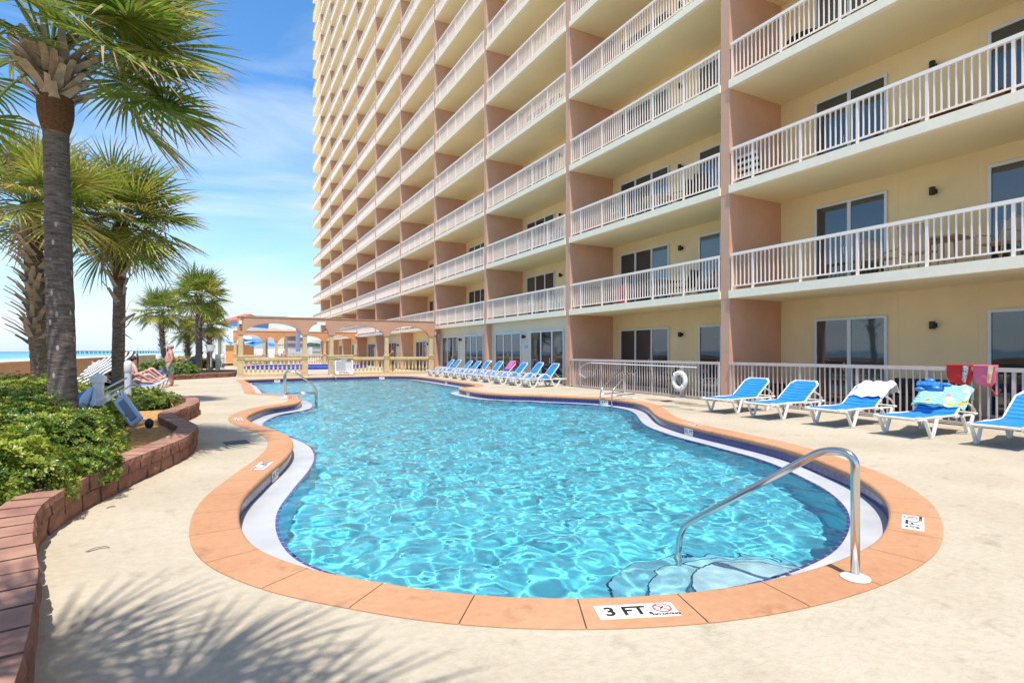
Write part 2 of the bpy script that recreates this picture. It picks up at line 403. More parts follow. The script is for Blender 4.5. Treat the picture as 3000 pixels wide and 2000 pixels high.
# ================= deck, pool and water =================
IN = [(723,1112),(731.4,1122.1),(739,1133.6),(746.7,1143.8),(753,1151.4),(769.7,1152.9),(800.3,1154.8),(827,1156.3),(858,1158),(873,1160.5),(881,1164.5),(883.4,1169.5),(880.5,1175),(869.2,1180),(848.8,1184),(800,1191),
(774.8,1196.7),(751.8,1205),(736.5,1211.4),(726.3,1217.8),(723.8,1222.8),(726.3,1228.6),(734,1234.3),(751.8,1241.4),(768.4,1246.8),(787.6,1252.6),(813,1261.5),(833,1269.6),(849.8,1279.6),(857.5,1290.3),(859.8,1301),
(857.5,1313.3),(849.8,1325.5),(834.5,1342.4),(813,1361.5),(790,1380.6),(766,1403),(738.8,1428),(718.4,1451),(705.6,1476.5),(700,1502),(701.8,1527.6),(709.4,1553),(723.5,1576),(743.9,1596.4),(772,1615.6),
(805,1629.6),(838,1642.3),(876.5,1655),(927.6,1669.6),(983.7,1682),(1034.7,1690.8),(1100,1702),(1153,1710.5),(1270,1728.5),(1423,1743.2),(1567.7,1750),(1695,1751),(1801.5,1748.5),(1895,1743.7),(1997,1736.5),
(2099,1724.5),(2150,1716.5),(2229.7,1703),(2309.5,1684.5),(2386,1664),(2456,1640),(2523,1609.5),(2564.7,1584),(2588.6,1557),(2601,1530.7),(2605,1505),(2601,1479.7),(2587,1454),(2561.5,1430),(2526.4,1406),
(2485,1384),(2437,1364),(2392,1345.7),(2341.4,1326.5),(2277.6,1307.4),(2213.8,1291.8),(2149.7,1277.7),(2107,1268),(2056,1257),(2005,1244.8),(1971,1235),(1937,1223.5),(1920,1213.8),(1908,1202.7),(1898,1193.2),
(1882.7,1185.2),(1858.8,1178.5),(1826.5,1173.6),(1792.5,1169.6),(1750,1166),(1700,1163.4),(1600,1159.6),(1559.7,1157.6),(1481.6,1155.6),(1429.6,1152.6),(1391.3,1148.2),(1360.7,1142.8),(1345,1139.3),(1343,1137),(1350,1134.8),
(1368.4,1133.6),(1385,1132.4),(1392,1129.8),(1383.7,1126),(1353,1121),(1307,1114.4),(1261,1107.8),(1230.6,1104.2),(1197.6,1101.6),(1155,1100.6),(1104,1100.9),(1036,1102.4),(968,1103.9),(900,1105.6),(813,1108.6),(749,1110.9)]
base = [G(*p) for p in IN]
def catmull(pts, step):
    out = []; n = len(pts)
    for i in range(n):
        p0, p1, p2, p3 = pts[i-1], pts[i], pts[(i+1) % n], pts[(i+2) % n]
        k = max(1, int(round((p2-p1).length/step)))
        # centripetal parametrisation keeps the uneven points from overshooting
        t0 = 0; t1 = t0+max(1e-4, (p1-p0).length)**.5; t2 = t1+max(1e-4, (p2-p1).length)**.5; t3 = t2+max(1e-4, (p3-p2).length)**.5
        for j in range(k):
            t = t1+(t2-t1)*j/k
            A1 = p0*((t1-t)/(t1-t0))+p1*((t-t0)/(t1-t0)); A2 = p1*((t2-t)/(t2-t1))+p2*((t-t1)/(t2-t1)); A3 = p2*((t3-t)/(t3-t2))+p3*((t-t2)/(t3-t2))
            B1 = A1*((t2-t)/(t2-t0))+A2*((t-t0)/(t2-t0)); B2 = A2*((t3-t)/(t3-t1))+A3*((t-t1)/(t3-t1))
            out.append(B1*((t2-t)/(t2-t1))+B2*((t-t1)/(t2-t1)))
    return out
cur = catmull(base, .05)
def resample(pts, step):
    seg = [0]
    n = len(pts)
    for i in range(n): seg.append(seg[-1]+(pts[(i+1) % n]-pts[i]).length)
    m = int(seg[-1]/step); out = []; j = 0
    for i in range(m):
        s = seg[-1]*i/m
        while seg[j+1] < s: j += 1
        t = (s-seg[j])/max(1e-9, seg[j+1]-seg[j]); out.append(pts[j].lerp(pts[(j+1) % n], t))
    return out
def smoothc(pts, it):
    for _ in range(it):
        n = len(pts); pts = [(pts[i-1]+pts[i]*2+pts[(i+1) % n])/4 for i in range(n)]
    return pts
C0 = smoothc(resample(cur, .08), 5)
NP_ = len(C0)
arr = np.array([[p.x, p.y] for p in C0])
def offset(d):                                  # d > 0 towards the water
    tang = np.roll(arr, -1, 0)-np.roll(arr, 1, 0); tang /= np.linalg.norm(tang, axis=1)[:, None]
    nrm = np.stack([-tang[:, 1], tang[:, 0]], 1)
    o = arr+nrm*d
    if abs(d) > .05:
        good = []
        for i in range(NP_):
            dist = np.sqrt(((arr-o[i])**2).sum(1)).min(); good.append(dist > abs(d)*.985)
        gi = [i for i in range(NP_) if good[i]]
        for a, b in zip(gi, gi[1:]+[gi[0]+NP_]):
            if b-a > 1:
                for j in range(a+1, b):
                    t = (j-a)/(b-a); o[j % NP_] = o[a % NP_]*(1-t)+o[b % NP_]*t
    return o
def ring(o, z): return [(p[0], p[1], z) for p in o]
CW = .37; LG = .33
o_out = offset(-CW); o_deck = offset(-CW+.012)
WZ = -.185
# deck sheet with the pool cut out of it
def mottled(name, c1, c2, c3, bump=.35):
    m = bpy.data.materials.new(name); m.use_nodes = True; N, L = nodes(m); p = N['Principled BSDF']; p.inputs['Roughness'].default_value = .82; p.inputs['Specular IOR Level'].default_value = .3
    tc = N.new('ShaderNodeTexCoord')
    def nz(s, d, lo, hi, rough=.55):
        n = N.new('ShaderNodeTexNoise'); n.inputs['Scale'].default_value = s; n.inputs['Detail'].default_value = d; n.inputs['Roughness'].default_value = rough; L.new(tc.outputs['Object'], n.inputs['Vector'])
        r = N.new('ShaderNodeMapRange'); r.inputs[1].default_value = lo; r.inputs[2].default_value = hi; L.new(n.outputs[0], r.inputs[0]); return n, r
    a, ar = nz(.55, 6, .38, .66); b, br = nz(3.2, 8, .56, .74, .7); c, crr = nz(16, 5, .3, .75)
    m1 = N.new('ShaderNodeMix'); m1.data_type = 'RGBA'; m1.inputs[6].default_value = (*c1, 1); m1.inputs[7].default_value = (*c2, 1); L.new(ar.outputs[0], m1.inputs[0])
    m2 = N.new('ShaderNodeMix'); m2.data_type = 'RGBA'; m2.inputs[7].default_value = (*c3, 1); L.new(m1.outputs[2], m2.inputs[6])
    mm = N.new('ShaderNodeMath'); mm.operation = 'MULTIPLY'; mm.inputs[1].default_value = .75; L.new(br.outputs[0], mm.inputs[0]); L.new(mm.outputs[0], m2.inputs[0])
    m3 = N.new('ShaderNodeMix'); m3.data_type = 'RGBA'; m3.blend_type = 'MULTIPLY'; m3.inputs[7].default_value = (.86, .84, .80, 1); L.new(m2.outputs[2], m3.inputs[6]); L.new(crr.outputs[0], m3.inputs[0])
    L.new(m3.outputs[2], p.inputs['Base Color'])
    # knock-down texture: flat-topped blotches
    v, vr = nz(26, 6, .42, .58, .6)
    bp = N.new('ShaderNodeBump'); bp.inputs['Strength'].default_value = bump; bp.inputs['Distance'].default_value = .004; L.new(vr.outputs[0], bp.inputs['Height'])
    v2, v2r = nz(140, 4, .2, .8); bp2 = N.new('ShaderNodeBump'); bp2.inputs['Strength'].default_value = bump*.6; bp2.inputs['Distance'].default_value = .002
    L.new(v2.outputs[0], bp2.inputs['Height']); L.new(bp.outputs[0], bp2.inputs['Normal']); L.new(bp2.outputs[0], p.inputs['Normal'])
    return m
M['deck'] = mottled('cream textured pool deck', (.515,.45,.35), (.44,.375,.28), (.29,.24,.18), .55)
M['coping'] = mottled('terracotta coping', (.52,.285,.16), (.46,.23,.12), (.30,.13,.06), .3)
M['plaster'] = mat('white pool plaster', (.47,.48,.50), .45, var=.18, vs=2.2)
def tilemat(name, col, grout, sx):
    m = mat(name, col, .18, var=.3, vs=9); return m
M['tile'] = mat('navy glazed tile', (.016,.028,.16), .12, var=.35, vs=8, col2=(.03,.04,.20))
M['grout'] = mat('grey grout', (.42,.42,.44), .8)
M['copface'] = mat('brown coping underside', (.33,.20,.13), .8, var=.3, vs=12)  # darker brown for the strip below the coping lip
def with_hole(name, outer, hole, z, m, kind='structure'):
    o2 = [Vector((x, y, 0)) for x, y in outer]; h2 = [Vector((p[0], p[1], 0)) for p in hole]
    tr = geometry.tessellate_polygon([o2, h2]); vs = [(v.x, v.y, z) for v in o2+h2]; fs = []
    for t in tr:
        a, b, c = [Vector(vs[i]) for i in t]
        fs.append(tuple(t) if (b-a).cross(c-a).z > 0 else tuple(t[::-1]))
    b = MB(); b.add(vs, fs); o = b.build(name, m, kind=kind); return o
DX0, DX1, DY0, DY1 = -6.8, XB+14.2, -14.0, 140.0
with_hole('pool_deck', [(DX0,DY0),(DX1,DY0),(DX1,DY1),(DX0,DY1)], [tuple(p) for p in o_deck][::-1], 0.0, M['deck'])
b = MB(); b.box(DX0, DX1, DY0, DY0+.2, -4, -.01); b.box(DX0, DX0+.2, DY0+.2, DY1, -4, -.01); b.box(DX0+.2, DX1, DY1-.2, DY1, -4, -.01); b.build('deck_edge', M['concrete'], kind='structure')

pool = thing('swimming_pool', 'freeform pool with orange coping, white gutter ledge and navy tile band', 'pool', (4, 14, 0))
# coping blocks
prof = [(-CW, .0), (-CW, .006), (-.34, .009), (-.03, .009), (-.012, .004), (0, -.010), (.002, -.03), (-.004, -.048), (-.03, -.055)]
offs = [offset(w) for w, z in prof]
b = MB(); step = .60; per = sum((C0[(i+1) % NP_]-C0[i]).length for i in range(NP_)); nj = int(per/step); perj = NP_/nj
start = min(range(NP_), key=lambda i: (C0[i]-G(1695,1751)).length)
for j in range(nj):
    a = start+j*perj; e = a+perj; g = .045
    ts = [a+g]+[float(i) for i in range(int(math.ceil(a+g+.01)), int(math.floor(e-g-.01))+1)]+[e-g]
    rows = []
    for t in ts:
        i0 = int(math.floor(t)) % NP_; i1 = (i0+1) % NP_; u = t-math.floor(t)
        rows.append([(*(offs[q][i0]*(1-u)+offs[q][i1]*u), prof[q][1]) for q in range(len(prof))])
    vs = [v for r in rows for v in r]; m = len(prof); fs = []; ms = []
    for i in range(len(rows)-1):
        for q in range(m-1): fs.append((i*m+q, i*m+q+1, (i+1)*m+q+1, (i+1)*m+q))
    fs = [f[::-1] for f in fs]
    k0 = len(b.f); b.add(vs, fs); b.add(rows[0]+[], [tuple(range(m))]); b.add(rows[-1]+[], [tuple(range(m))[::-1]])
cp = b.build('coping', M['coping'], pool)
b = MB(); b.strip(ring(offset(-CW+.004), -.004), ring(offset(-.035), -.004), closed=True); b.build('coping_bed', mat('dark joint', (.16,.08,.045), .9), pool)
b = MB(); b.strip(ring(offset(-.018), -.045), ring(offset(-.018), -.075), closed=True); b.build('mortar_joint', M['copface'], pool)
# tile band: single 15 cm tiles with grout lines
o_t = offset(-.022); o_g = offset(-.030)
b = MB(); b.strip(ring(o_g, -.05), ring(o_g, WZ+.003), closed=True, mi=1)
tl = .152; nt_ = int(per/tl); pt = NP_/nt_
for j in range(nt_):
    a = j*pt+.028; e = (j+1)*pt-.028; ts = [a]+[float(i) for i in range(int(math.ceil(a+.01)), int(math.floor(e-.01))+1)]+[e]
    A = []; B = []
    for t in ts:
        i0 = int(math.floor(t)) % NP_; i1 = (i0+1) % NP_; u = t-math.floor(t); p = o_t[i0]*(1-u)+o_t[i1]*u
        A.append((p[0], p[1], -.074)); B.append((p[0], p[1], WZ+.005))
    b.strip(A, B)
b.build('tile_band', [M['tile'], M['grout']], pool)
# gutter ledge, lip and walls
lg = [(-.03, WZ), (LG*.25, WZ+.001), (LG*.8, WZ+.004), (LG-.03, WZ+.006)]
lo = [offset(w) for w, z in lg]
b = MB()
for i in range(len(lg)-1): b.strip(ring(lo[i], lg[i][1]), ring(lo[i+1], lg[i+1][1]), closed=True)
b.build('gutter_ledge', M['plaster'], pool, smooth=True)
l1, l2 = offset(LG-.03), offset(LG)
b = MB(); b.strip(ring(l1, WZ+.006), ring(l2, WZ+.004), closed=True); b.strip(ring(l2, WZ+.004), ring(l2, WZ-.13), closed=True)
for j in range(0, NP_, 2):
    p, q = l1[j], l2[j]; t = l2[(j+1) % NP_]-l2[j]; t = t/np.linalg.norm(t)*.004
    b.add([(p[0]-t[0], p[1]-t[1], WZ+.0075), (p[0]+t[0], p[1]+t[1], WZ+.0075), (q[0]+t[0], q[1]+t[1], WZ+.0055), (q[0]-t[0], q[1]-t[1], WZ+.0055)], [(0,1,2,3)], 1)
b.build('edge_tile', [M['tile'], M['grout']], pool)
def botz(x, y): return WZ-.88-.022*max(0, y-3)
M['basin'] = mat('pool plaster carrying water blue', (.10,.61,.76), .6, var=.08, vs=.8, col2=(.14,.67,.80))  # blue that the water would absorb into view is put into the plaster colour
b = MB(); b.strip(ring(l2, WZ-.13), [(p[0], p[1], botz(*p)) for p in l2], closed=True)
n0 = [Vector((p[0], p[1], 0)) for p in l2]; tr = geometry.tessellate_polygon([n0])
b.add([(p[0], p[1], botz(*p)) for p in l2], [tuple(t) for t in tr])
basin = b.build('basin', M['basin'], pool)
# entry steps in the near corner
def inside(x, y, poly):
    c = False; n = len(poly); j = n-1
    for i in range(n):
        if (poly[i][1] > y) != (poly[j][1] > y) and x < (poly[j][0]-poly[i][0])*(y-poly[i][1])/(poly[j][1]-poly[i][1])+poly[i][0]: c = not c
        j = i
    return c
cc = G(2235, 1697, -.2); cref = G(2190, 1668, -.2)
poly2 = [tuple(p) for p in l2[::4]]
steps = []
for si, (rad, dz) in enumerate(((.50,-.20),(.80,-.42),(1.12,-.64))):
    pts = []; onc = []
    for i in range(140):
        a = 2*math.pi*i/140; d = Vector((math.cos(a), math.sin(a), 0)); r = 0; last = None; circ = True
        while r < 3:
            r += .015; q = cref+d*r
            if (q-cc).length > rad: break
            if not inside(q.x, q.y, poly2): circ = False; break
        q = cref+d*(r-.005); pts.append((q.x, q.y)); onc.append(circ)
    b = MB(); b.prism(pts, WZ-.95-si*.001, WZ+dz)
    st = b.build('entry_step', mat('depth tinted step plaster', ((.56,.76,.82),(.38,.70,.79),(.24,.65,.78))[si], .5, var=.06, vs=4), pool)  # each deeper step painted bluer, standing in for light the water absorbs
    b = MB()
    for i in range(140):
        j = (i+1) % 140
        if onc[i] and onc[j]:
            p, q = pts[i], pts[j]; pi = Vector((*p, 0)); qi = Vector((*q, 0)); pin = pi+(cc-pi).normalized()*.013; qin = qi+(cc-qi).normalized()*.013
            z = WZ+dz+.003; b.add([(p[0], p[1], z), (q[0], q[1], z), (qin.x, qin.y, z), (pin.x, pin.y, z)], [(0,1,2,3)])
            po = pi-(cc-pi).normalized()*.003; qo = qi-(cc-qi).normalized()*.003
            b.add([(po.x, po.y, z), (qo.x, qo.y, z), (qo.x, qo.y, z-.012), (po.x, po.y, z-.012)], [(0,3,2,1)])
    b.build('nosing', M['tile'], st)
# water surface: a real rippled sheet
stp = .036
xs = np.arange(arr[:,0].min()-.1, arr[:,0].max()+.1, stp); ys = np.arange(arr[:,1].min()-.1, arr[:,1].max()+.1, stp)
X, Y = np.meshgrid(xs, ys); Zw = np.zeros_like(X); rr = random.Random(3)
for i in range(46):
    lam = .125*1.055**i*(.85+.3*rr.random()); a = rr.random()*6.283
    A = lam*(.0052 if lam < .5 else .0026)
    kx, ky = math.cos(a)*6.283/lam, math.sin(a)*6.283/lam
    # slow warp so the ripples never line up as a lattice
    ph = rr.random()*6.28+1.1*np.sin(.9*X+1.3*Y+i)+.9*np.sin(1.7*X-.8*Y+2*i)
    Zw += A*np.sin(kx*X+ky*Y+ph)
pol = offset(LG-.035)
ins = np.zeros_like(X, bool); px_, py__ = pol[:,0], pol[:,1]; j = len(pol)-1
for i in range(len(pol)):
    with np.errstate(divide='ignore', invalid='ignore'):
        cond = ((py__[i] > Y) != (py__[j] > Y)) & (X < (px_[j]-px_[i])*(Y-py__[i])/(py__[j]-py__[i]+1e-12)+px_[i])
    ins ^= cond; j = i
ny, nx = X.shape; idx = -np.ones((ny, nx), int); fm = ins[:-1,:-1] & ins[1:,:-1] & ins[:-1,1:] & ins[1:,1:]
use = np.zeros_like(ins); use[:-1,:-1] |= fm; use[1:,:-1] |= fm; use[:-1,1:] |= fm; use[1:,1:] |= fm
idx[use] = np.arange(use.sum()); V = np.stack([X[use], Y[use], Zw[use]+WZ-.006], 1)
jj, ii = np.nonzero(fm); Fq = np.stack([idx[jj,ii], idx[jj,ii+1], idx[jj+1,ii+1], idx[jj+1,ii]], 1)
me = bpy.data.meshes.new('pool_water'); me.from_pydata(V.tolist(), [], Fq.tolist()); me.polygons.foreach_set('use_smooth', [True]*len(me.polygons))
m = bpy.data.materials.new('pool water'); m.use_nodes = True; nt = m.node_tree; nt.nodes.clear(); g = nt.nodes.new('ShaderNodeBsdfGlass'); g.inputs['IOR'].default_value = 1.33; g.inputs['Roughness'].default_value = 0; g.inputs['Color'].default_value = (.90, .985, 1, 1)
o = nt.nodes.new('ShaderNodeOutputMaterial'); nt.links.new(g.outputs[0], o.inputs[0]); me.materials.append(m)
wo = bpy.data.objects.new('pool_water', me); COL.objects.link(wo); wo['kind'] = 'structure'
wo.cycles.is_caustics_caster = True
for o in bpy.data.objects:
    if o.name.split('.')[0] in ('basin', 'entry_step', 'nosing', 'edge_tile'): o.cycles.is_caustics_receiver = True

# ---- depth markers ----
M['mark'] = mat('white marker tile', (.80,.79,.75), .35); M['ink'] = mat('black enamel', (.012,.012,.014), .4); M['red'] = mat('red enamel', (.55,.02,.015), .4)
TEXTS = []
def text(body, size, parent, m, Mx, align='CENTER', name='lettering', bold=0.0, ext=.0004):
    cu = bpy.data.curves.new(name, 'FONT'); cu.body = body; cu.size = size; cu.align_x = align; cu.align_y = 'CENTER'; cu.extrude = ext; cu.offset = bold
    cu.materials.append(m); o = bpy.data.objects.new(name, cu); COL.objects.link(o)
    if parent is not None: o.parent = parent
    o.matrix_local = Mx; TEXTS.append(o); return o
def frame_m(origin, ux, uz, parent_loc):
    ux = Vector(ux).normalized(); uz = Vector(uz).normalized(); uy = uz.cross(ux)
    m = Matrix((ux, uy, uz)).transposed().to_4x4(); m.translation = Vector(origin)-Vector(parent_loc); return m
def marker(px, py, words_, size=.152, nodive=True, ang=None, flip=1):
    c = G(px, py, .013); i = min(range(NP_), key=lambda k: (C0[k]-c).length)
    t = (C0[(i+1) % NP_]-C0[i-1]).normalized(); nr = Vector((-t.y, t.x, 0))
    # reader stands on the deck facing the water
    ux = Vector((-nr.y*-1, nr.x*-1, 0)); ux = Vector((nr.y, -nr.x, 0)); uz = Vector((0,0,1))
    if flip < 0: ux = -ux
    root = frame_m(c, ux, uz, OFF[pool.name]); k = len(words_)+(1 if nodive else 0)
    plate = MB(); w = size
    for q in range(k):
        x0 = (q-k/2)*w+.0015; plate.box(x0, x0+w-.003, -w/2, w/2, -.004, .0)
    pl = plate.build('depth_marker', M['mark'], pool, world=False); pl.matrix_local = root
    for q, s_ in enumerate(words_):
        text(s_, size*.86, pl, M['ink'], Matrix.Translation(((q-k/2+.5)*w, -.004, .0012)), bold=.0035)
    if nodive:
        cx = (k-1)/2*w
        text('NO DIVING', size*.20, pl, M['ink'], Matrix.Translation((cx, -w*.36, .0012)), bold=.0012)
        rb = MB(); ring_ = [(cx+.052*math.cos(math.pi/8+i*math.pi/4), .016+.048*math.sin(math.pi/8+i*math.pi/4), .0018) for i in range(8)]
        for i in range(8): rb.bar(ring_[i], ring_[(i+1) % 8], .008, .001)
        rb.bar((cx-.04, .052, .0024), (cx+.04, -.02, .0024), .006, .001); rb.build('prohibition_ring', M['red'], pl, world=False)
        db = MB(); db.bar((cx-.02, -.006, .0030), (cx+.012, .034, .0030), .007, .001); db.bar((cx-.045, .012, .0030), (cx-.02, .010, .0030), .002, .001); db.build('diver_symbol', M['ink'], pl, world=False)
    return pl
marker(1865, 1787, ['3', 'FT.'])
marker(2674, 1529, ['3', 'FT.'])
marker(768, 1363, ['3½', 'FT.'])
marker(699, 1227, ['4', 'FT.'])
marker(2030, 1241.5, ['3½', 'FT.'])
marker(864, 1164.5, ['5', 'FT.']); marker(724, 1131.8, ['5', 'FT.'])
def wallmark(px, py, s_):
    z = -.115; c = G(px, py, z); i = min(range(NP_), key=lambda k: (Vector((*o_t[k], 0))-Vector((c.x, c.y, 0))).length)
    p = Vector((*o_t[i], z)); t = (C0[(i+1) % NP_]-C0[i-1]).normalized(); nr = Vector((-t.y, t.x, 0)); ux = Vector((-t.x, -t.y, 0))
    up = Vector((0,0,1)); ux = up.cross(nr)
    rt = frame_m(p+nr*.010, ux, nr, OFF[pool.name]); b = MB(); b.box(-.15, .15, -.063, .063, -.014, 0)
    pl = b.build('depth_plate', M['mark'], pool, world=False); pl.matrix_local = rt
    text(s_, .105, pl, M['ink'], Matrix.Translation((0, -.002, .0012)), bold=.002)
wallmark(2008, 1264, '3½ FT'); wallmark(1778, 1178, '4 FT'); wallmark(807, 1391, '3½ FT'); wallmark(1366, 1154, '4½ FT'); wallmark(805, 1114.5, '5 FT'); wallmark(1119, 1105, '5 FT'); wallmark(1305, 1121, '5 FT')
# ================= arcades, parapet, beach, sea, far city =================
def pier_x(px, wy):
    t = (px-CX)/F_; return wy*(sT+t*cT)/(cT-t*sT)
def baluster(b, x, y, z0, h, n=10):
    r = .062
    prof = [(.052,0),(.052,.07),(.030,.09),(.034,.13),(.062,.24),(.066,.33),(.052,.45),(.034,.60),(.030,.72),(.042,.77),(.030,.80),(.055,.86),(.055,1.0)]
    b.lathe([(r_, z*h) for r_, z in prof], (x, y, z0), n)
def arcade(name, label, wy, xs_, spans, mb, mbeam, top=3.39, spring=2.47, bal=None, hw=.16, nb=10):
    """xs_: pier centres; spans: (i, j) arches between piers; bal: spans that carry a balustrade"""
    t = thing(name, label, 'arcade', ((xs_[0]+xs_[-1])/2, wy, 0))
    for x in xs_:
        b = MB(); s = .165; b.box(x-s, x+s, wy-s, wy+s, 0, 1.0); b.box(x-s-.03, x+s+.03, wy-s-.03, wy+s+.03, 1.0, 1.05); b.box(x-s+.01, x+s-.01, wy-s+.01, wy+s-.01, 1.05, 1.13); b.box(x-s-.02, x+s+.02, wy-s-.02, wy+s+.02, 1.13, 1.17)
        for q0, q1 in ((-s+.05, s-.05),): b.box(x+q0, x+q1, wy-s-.012, wy-s-.001, .18, .22); b.box(x+q0, x+q1, wy-s-.012, wy-s-.001, .84, .88); b.box(x+q0, x+q0+.03, wy-s-.012, wy-s-.001, .22, .84); b.box(x+q1-.03, x+q1, wy-s-.012, wy-s-.001, .22, .84)
        c = .115; b.box(x-c, x+c, wy-c, wy+c, 1.17, spring-.1); b.box(x-c-.02, x+c+.02, wy-c-.02, wy+c+.02, 1.17, 1.24); b.box(x-c-.02, x+c+.02, wy-c-.02, wy+c+.02, spring-.10, spring-.05); b.box(x-c-.04, x+c+.04, wy-c-.04, wy+c+.04, spring-.05, spring+.0)
        b.build('pier', mb, t, bevel=.006)
    # beam with arch cut-outs as one outline in the x-z plane
    out = [(xs_[0]-.17, spring+.002)]
    for i in range(len(xs_)-1):
        a, c = xs_[i]+.17, xs_[i+1]-.17; out.append((a, spring+.002)); w = c-a; rise = min(.60, w*.52) if w < 2.2 else .60
        for q in range(1, 24):
            u = q/24*2-1; out.append((a+w*q/24, spring+.002+rise*math.sqrt(max(0, 1-u*u))**(1.15)))
        out.append((c, spring+.002))
    out += [(xs_[-1]+.17, spring+.002), (xs_[-1]+.17, top), (xs_[0]-.17, top)]
    b = MB(); Mx = Matrix(((1,0,0,0),(0,0,-1,0),(0,1,0,0),(0,0,0,1)))
    b.prism(out, -(wy+hw), -(wy-hw), 0, Mx)
    b.box(xs_[0]-.2, xs_[-1]+.2, wy-hw-.03, wy+hw+.03, top+.002, top+.05)
    b.build('beam', mbeam, t)
    for i in bal or []:
        a, c = xs_[i]+.17, xs_[i+1]-.17
        b = MB(); b.box(a, c, wy-.10, wy+.10, 0, .16); b.box(a, c, wy-.11, wy+.11, .94, 1.10); b.box(a, c, wy-.08, wy+.08, .88, .94)
        o = b.build('balustrade', mb, t, bevel=.008); m = max(2, int((c-a)/.232))
        for q in range(m):
            bb = MB(); baluster(bb, a+(c-a)*(q+.5)/m, wy, .16, .72, nb); bb.build('baluster', mb, o, smooth=True)
    return t
A1Y = 34.4
xs1 = [pier_x(p, A1Y) for p in (705, 893, 970.5, 1132, 1261.5)]
ar1 = arcade('arcade', 'near tan arched arcade with cast stone balustrade behind the pool, sign leaning on it', A1Y, xs1, None, M['stone'], M['arch'], bal=(0, 2, 3))
b = MB(); xm = (xs1[1]+xs1[2])/2+.15; b.box(xm-.24, xm+.24, A1Y-.22, A1Y-.165, 3.02, 3.20); b.build('light_box', M['white'], ar1)
A2Y = 58.4
xs2 = [pier_x(p, A2Y) for p in (689, 773, 808, 930+24, 1041)]
xs2 = [pier_x(p, A2Y) for p in (689, 774, 847-37, 951, 1041)]
ar2 = arcade('arcade', 'far orange arched arcade beyond the splash pad mushroom', A2Y, xs2, None, M['stone'], M['arch2'], bal=(0, 2, 3), nb=6)
for (x, y, z, lb) in ((xs1[0]-.02, A1Y-.17, 2.95, 'white dome camera on the near arcade corner above its left pier'), (xs2[-1]+.05, A2Y-.17, 3.0, 'white dome camera on the right end of the far orange arcade')):
    t = thing('security_camera', lb, 'camera', (x, y, z), group='security cameras on the arcades')
    b = MB(); b.box(-.07, .07, -.13, .0, .02, .22); b.build('housing', M['white'], t, world=False, bevel=.015)
    b = MB(); b.ball((0, -.065, .02), (.055, .055, .07), 12); b.build('lens_dome', M['black'], t, world=False, smooth=True)
t = thing('cable', 'thin dark cable run over the near arcade top from its corner camera', 'cable', (xs1[0], A1Y, 3.4))
b = MB(); b.tube([(xs1[0], A1Y-.2, 3.17), (xs1[0]+.05, A1Y-.22, 3.35), (xs1[0]+.35, A1Y-.12, 3.47), (xs1[0]+1.5, A1Y-.1, 3.46), (xs1[0]+5, A1Y-.1, 3.45)], .012, 6); b.build('wire', M['black'], t)
# pool rules sign leaning against the near arcade
sx = (pier_x(977, A1Y-.6)+pier_x(1034, A1Y-.6))/2; sw = 1.08; sh_ = .98
sg = thing('pool_rules_sign', 'white pool rules board with black header and red NO DIVING line', 'sign', (sx+.08, A1Y-.5, .02)); 
tilt = Matrix.Rotation(R(-6), 4, 'X'); 
b = MB(); b.box(-sw/2, sw/2, 0, .02, .03, sh_, 0, tilt); b.build('board', M['white'], sg, world=False)
b = MB(); b.box(-sw/2, sw/2, -.004, -.001, sh_-.07, sh_, 0, tilt); b.build('header', M['ink'], sg, world=False)
RX = tilt @ Matrix.Rotation(R(90), 4, 'X')
def sgt(s, size, x, z, m, bold=0): text(s, size, sg, m, tilt @ Matrix.Translation((x, -.006, z)) @ Matrix.Rotation(R(90), 4, 'X'), bold=bold)
sgt('POOL  RULES', .062, 0, sh_-.036, M['white'], .002)
sgt('SUMMER BEACH', .045, -.02, sh_-.115, M['navy'], .001)
sgt('MAXIMUM POOL DEPTH', .052, -.05, .19, M['ink'], .002); sgt('NO DIVING', .115, .0, .095, M['red'], .003)
b = MB(); rq = random.Random(5)
for r in range(19):
    z = sh_-.165-r*.031; x = -sw/2+.07
    while x < (sw/2-.08 if r % 2 or r < 4 else .05):
        w = .02+.05*rq.random(); b.box(x, x+w, -.004, -.001, z, z+.014, 0, tilt); x += w+.012
b.box(.13, .42, -.004, -.001, sh_-.145, sh_-.09, 0, tilt)
b.build('lettering', mat('grey print', (.07,.07,.11), .6), sg, world=False)
b = MB(); b.add([tilt @ Vector(v) for v in ((-.40,-.004,sh_-.145),(-.32,-.004,sh_-.145),(-.36,-.004,sh_-.085))], [(0,1,2)]); b.build('emblem', M['navy'], sg, world=False)

# parapet along the beach side
PXW = -6.62
t = thing('parapet_wall', 'low orange stucco parapet wall along the beach side of the deck', 'wall', (PXW, 20, 0))
b = MB(); b.box(PXW-.2, PXW, -14, 58, 0, 1.02); b.build('wall', M['parapet'], t); b = MB(); b.box(PXW-.24, PXW+.04, -14, 58, 1.022, 1.09); b.build('coping', mat('pale parapet cap', (.60,.46,.34), .8, var=.15, vs=4), t, bevel=.01)
t = thing('concrete_wall', 'grey precast wall beyond the orange parapet behind the standing man', 'wall', (PXW, 80, 0))
b = MB(); b.box(PXW-.2, PXW, 59.2, 100, 0, 1.02)
for y in np.arange(59.5, 100, 1.1): b.box(PXW, PXW+.03, y, y+.5, .02, .9)
b.build('wall', M['concrete'], t)
b = MB(); b.box(PXW-.25, PXW+.05, 59.2, 100, 1.022, 1.11); b.build('coping', M['cream2'], t)
t = thing('gate', 'dark metal gate post and latch between the orange and grey walls', 'gate', (PXW, 58.5, 0))
b = MB(); b.box(PXW-.06, PXW+.06, 58.06, 58.2, 0, 1.25); b.build('post', M['black'], t)
b = MB()
for q in range(8): b.box(PXW-.01, PXW+.01, 58.28+q*.11, 58.30+q*.11, .08, 1.1)
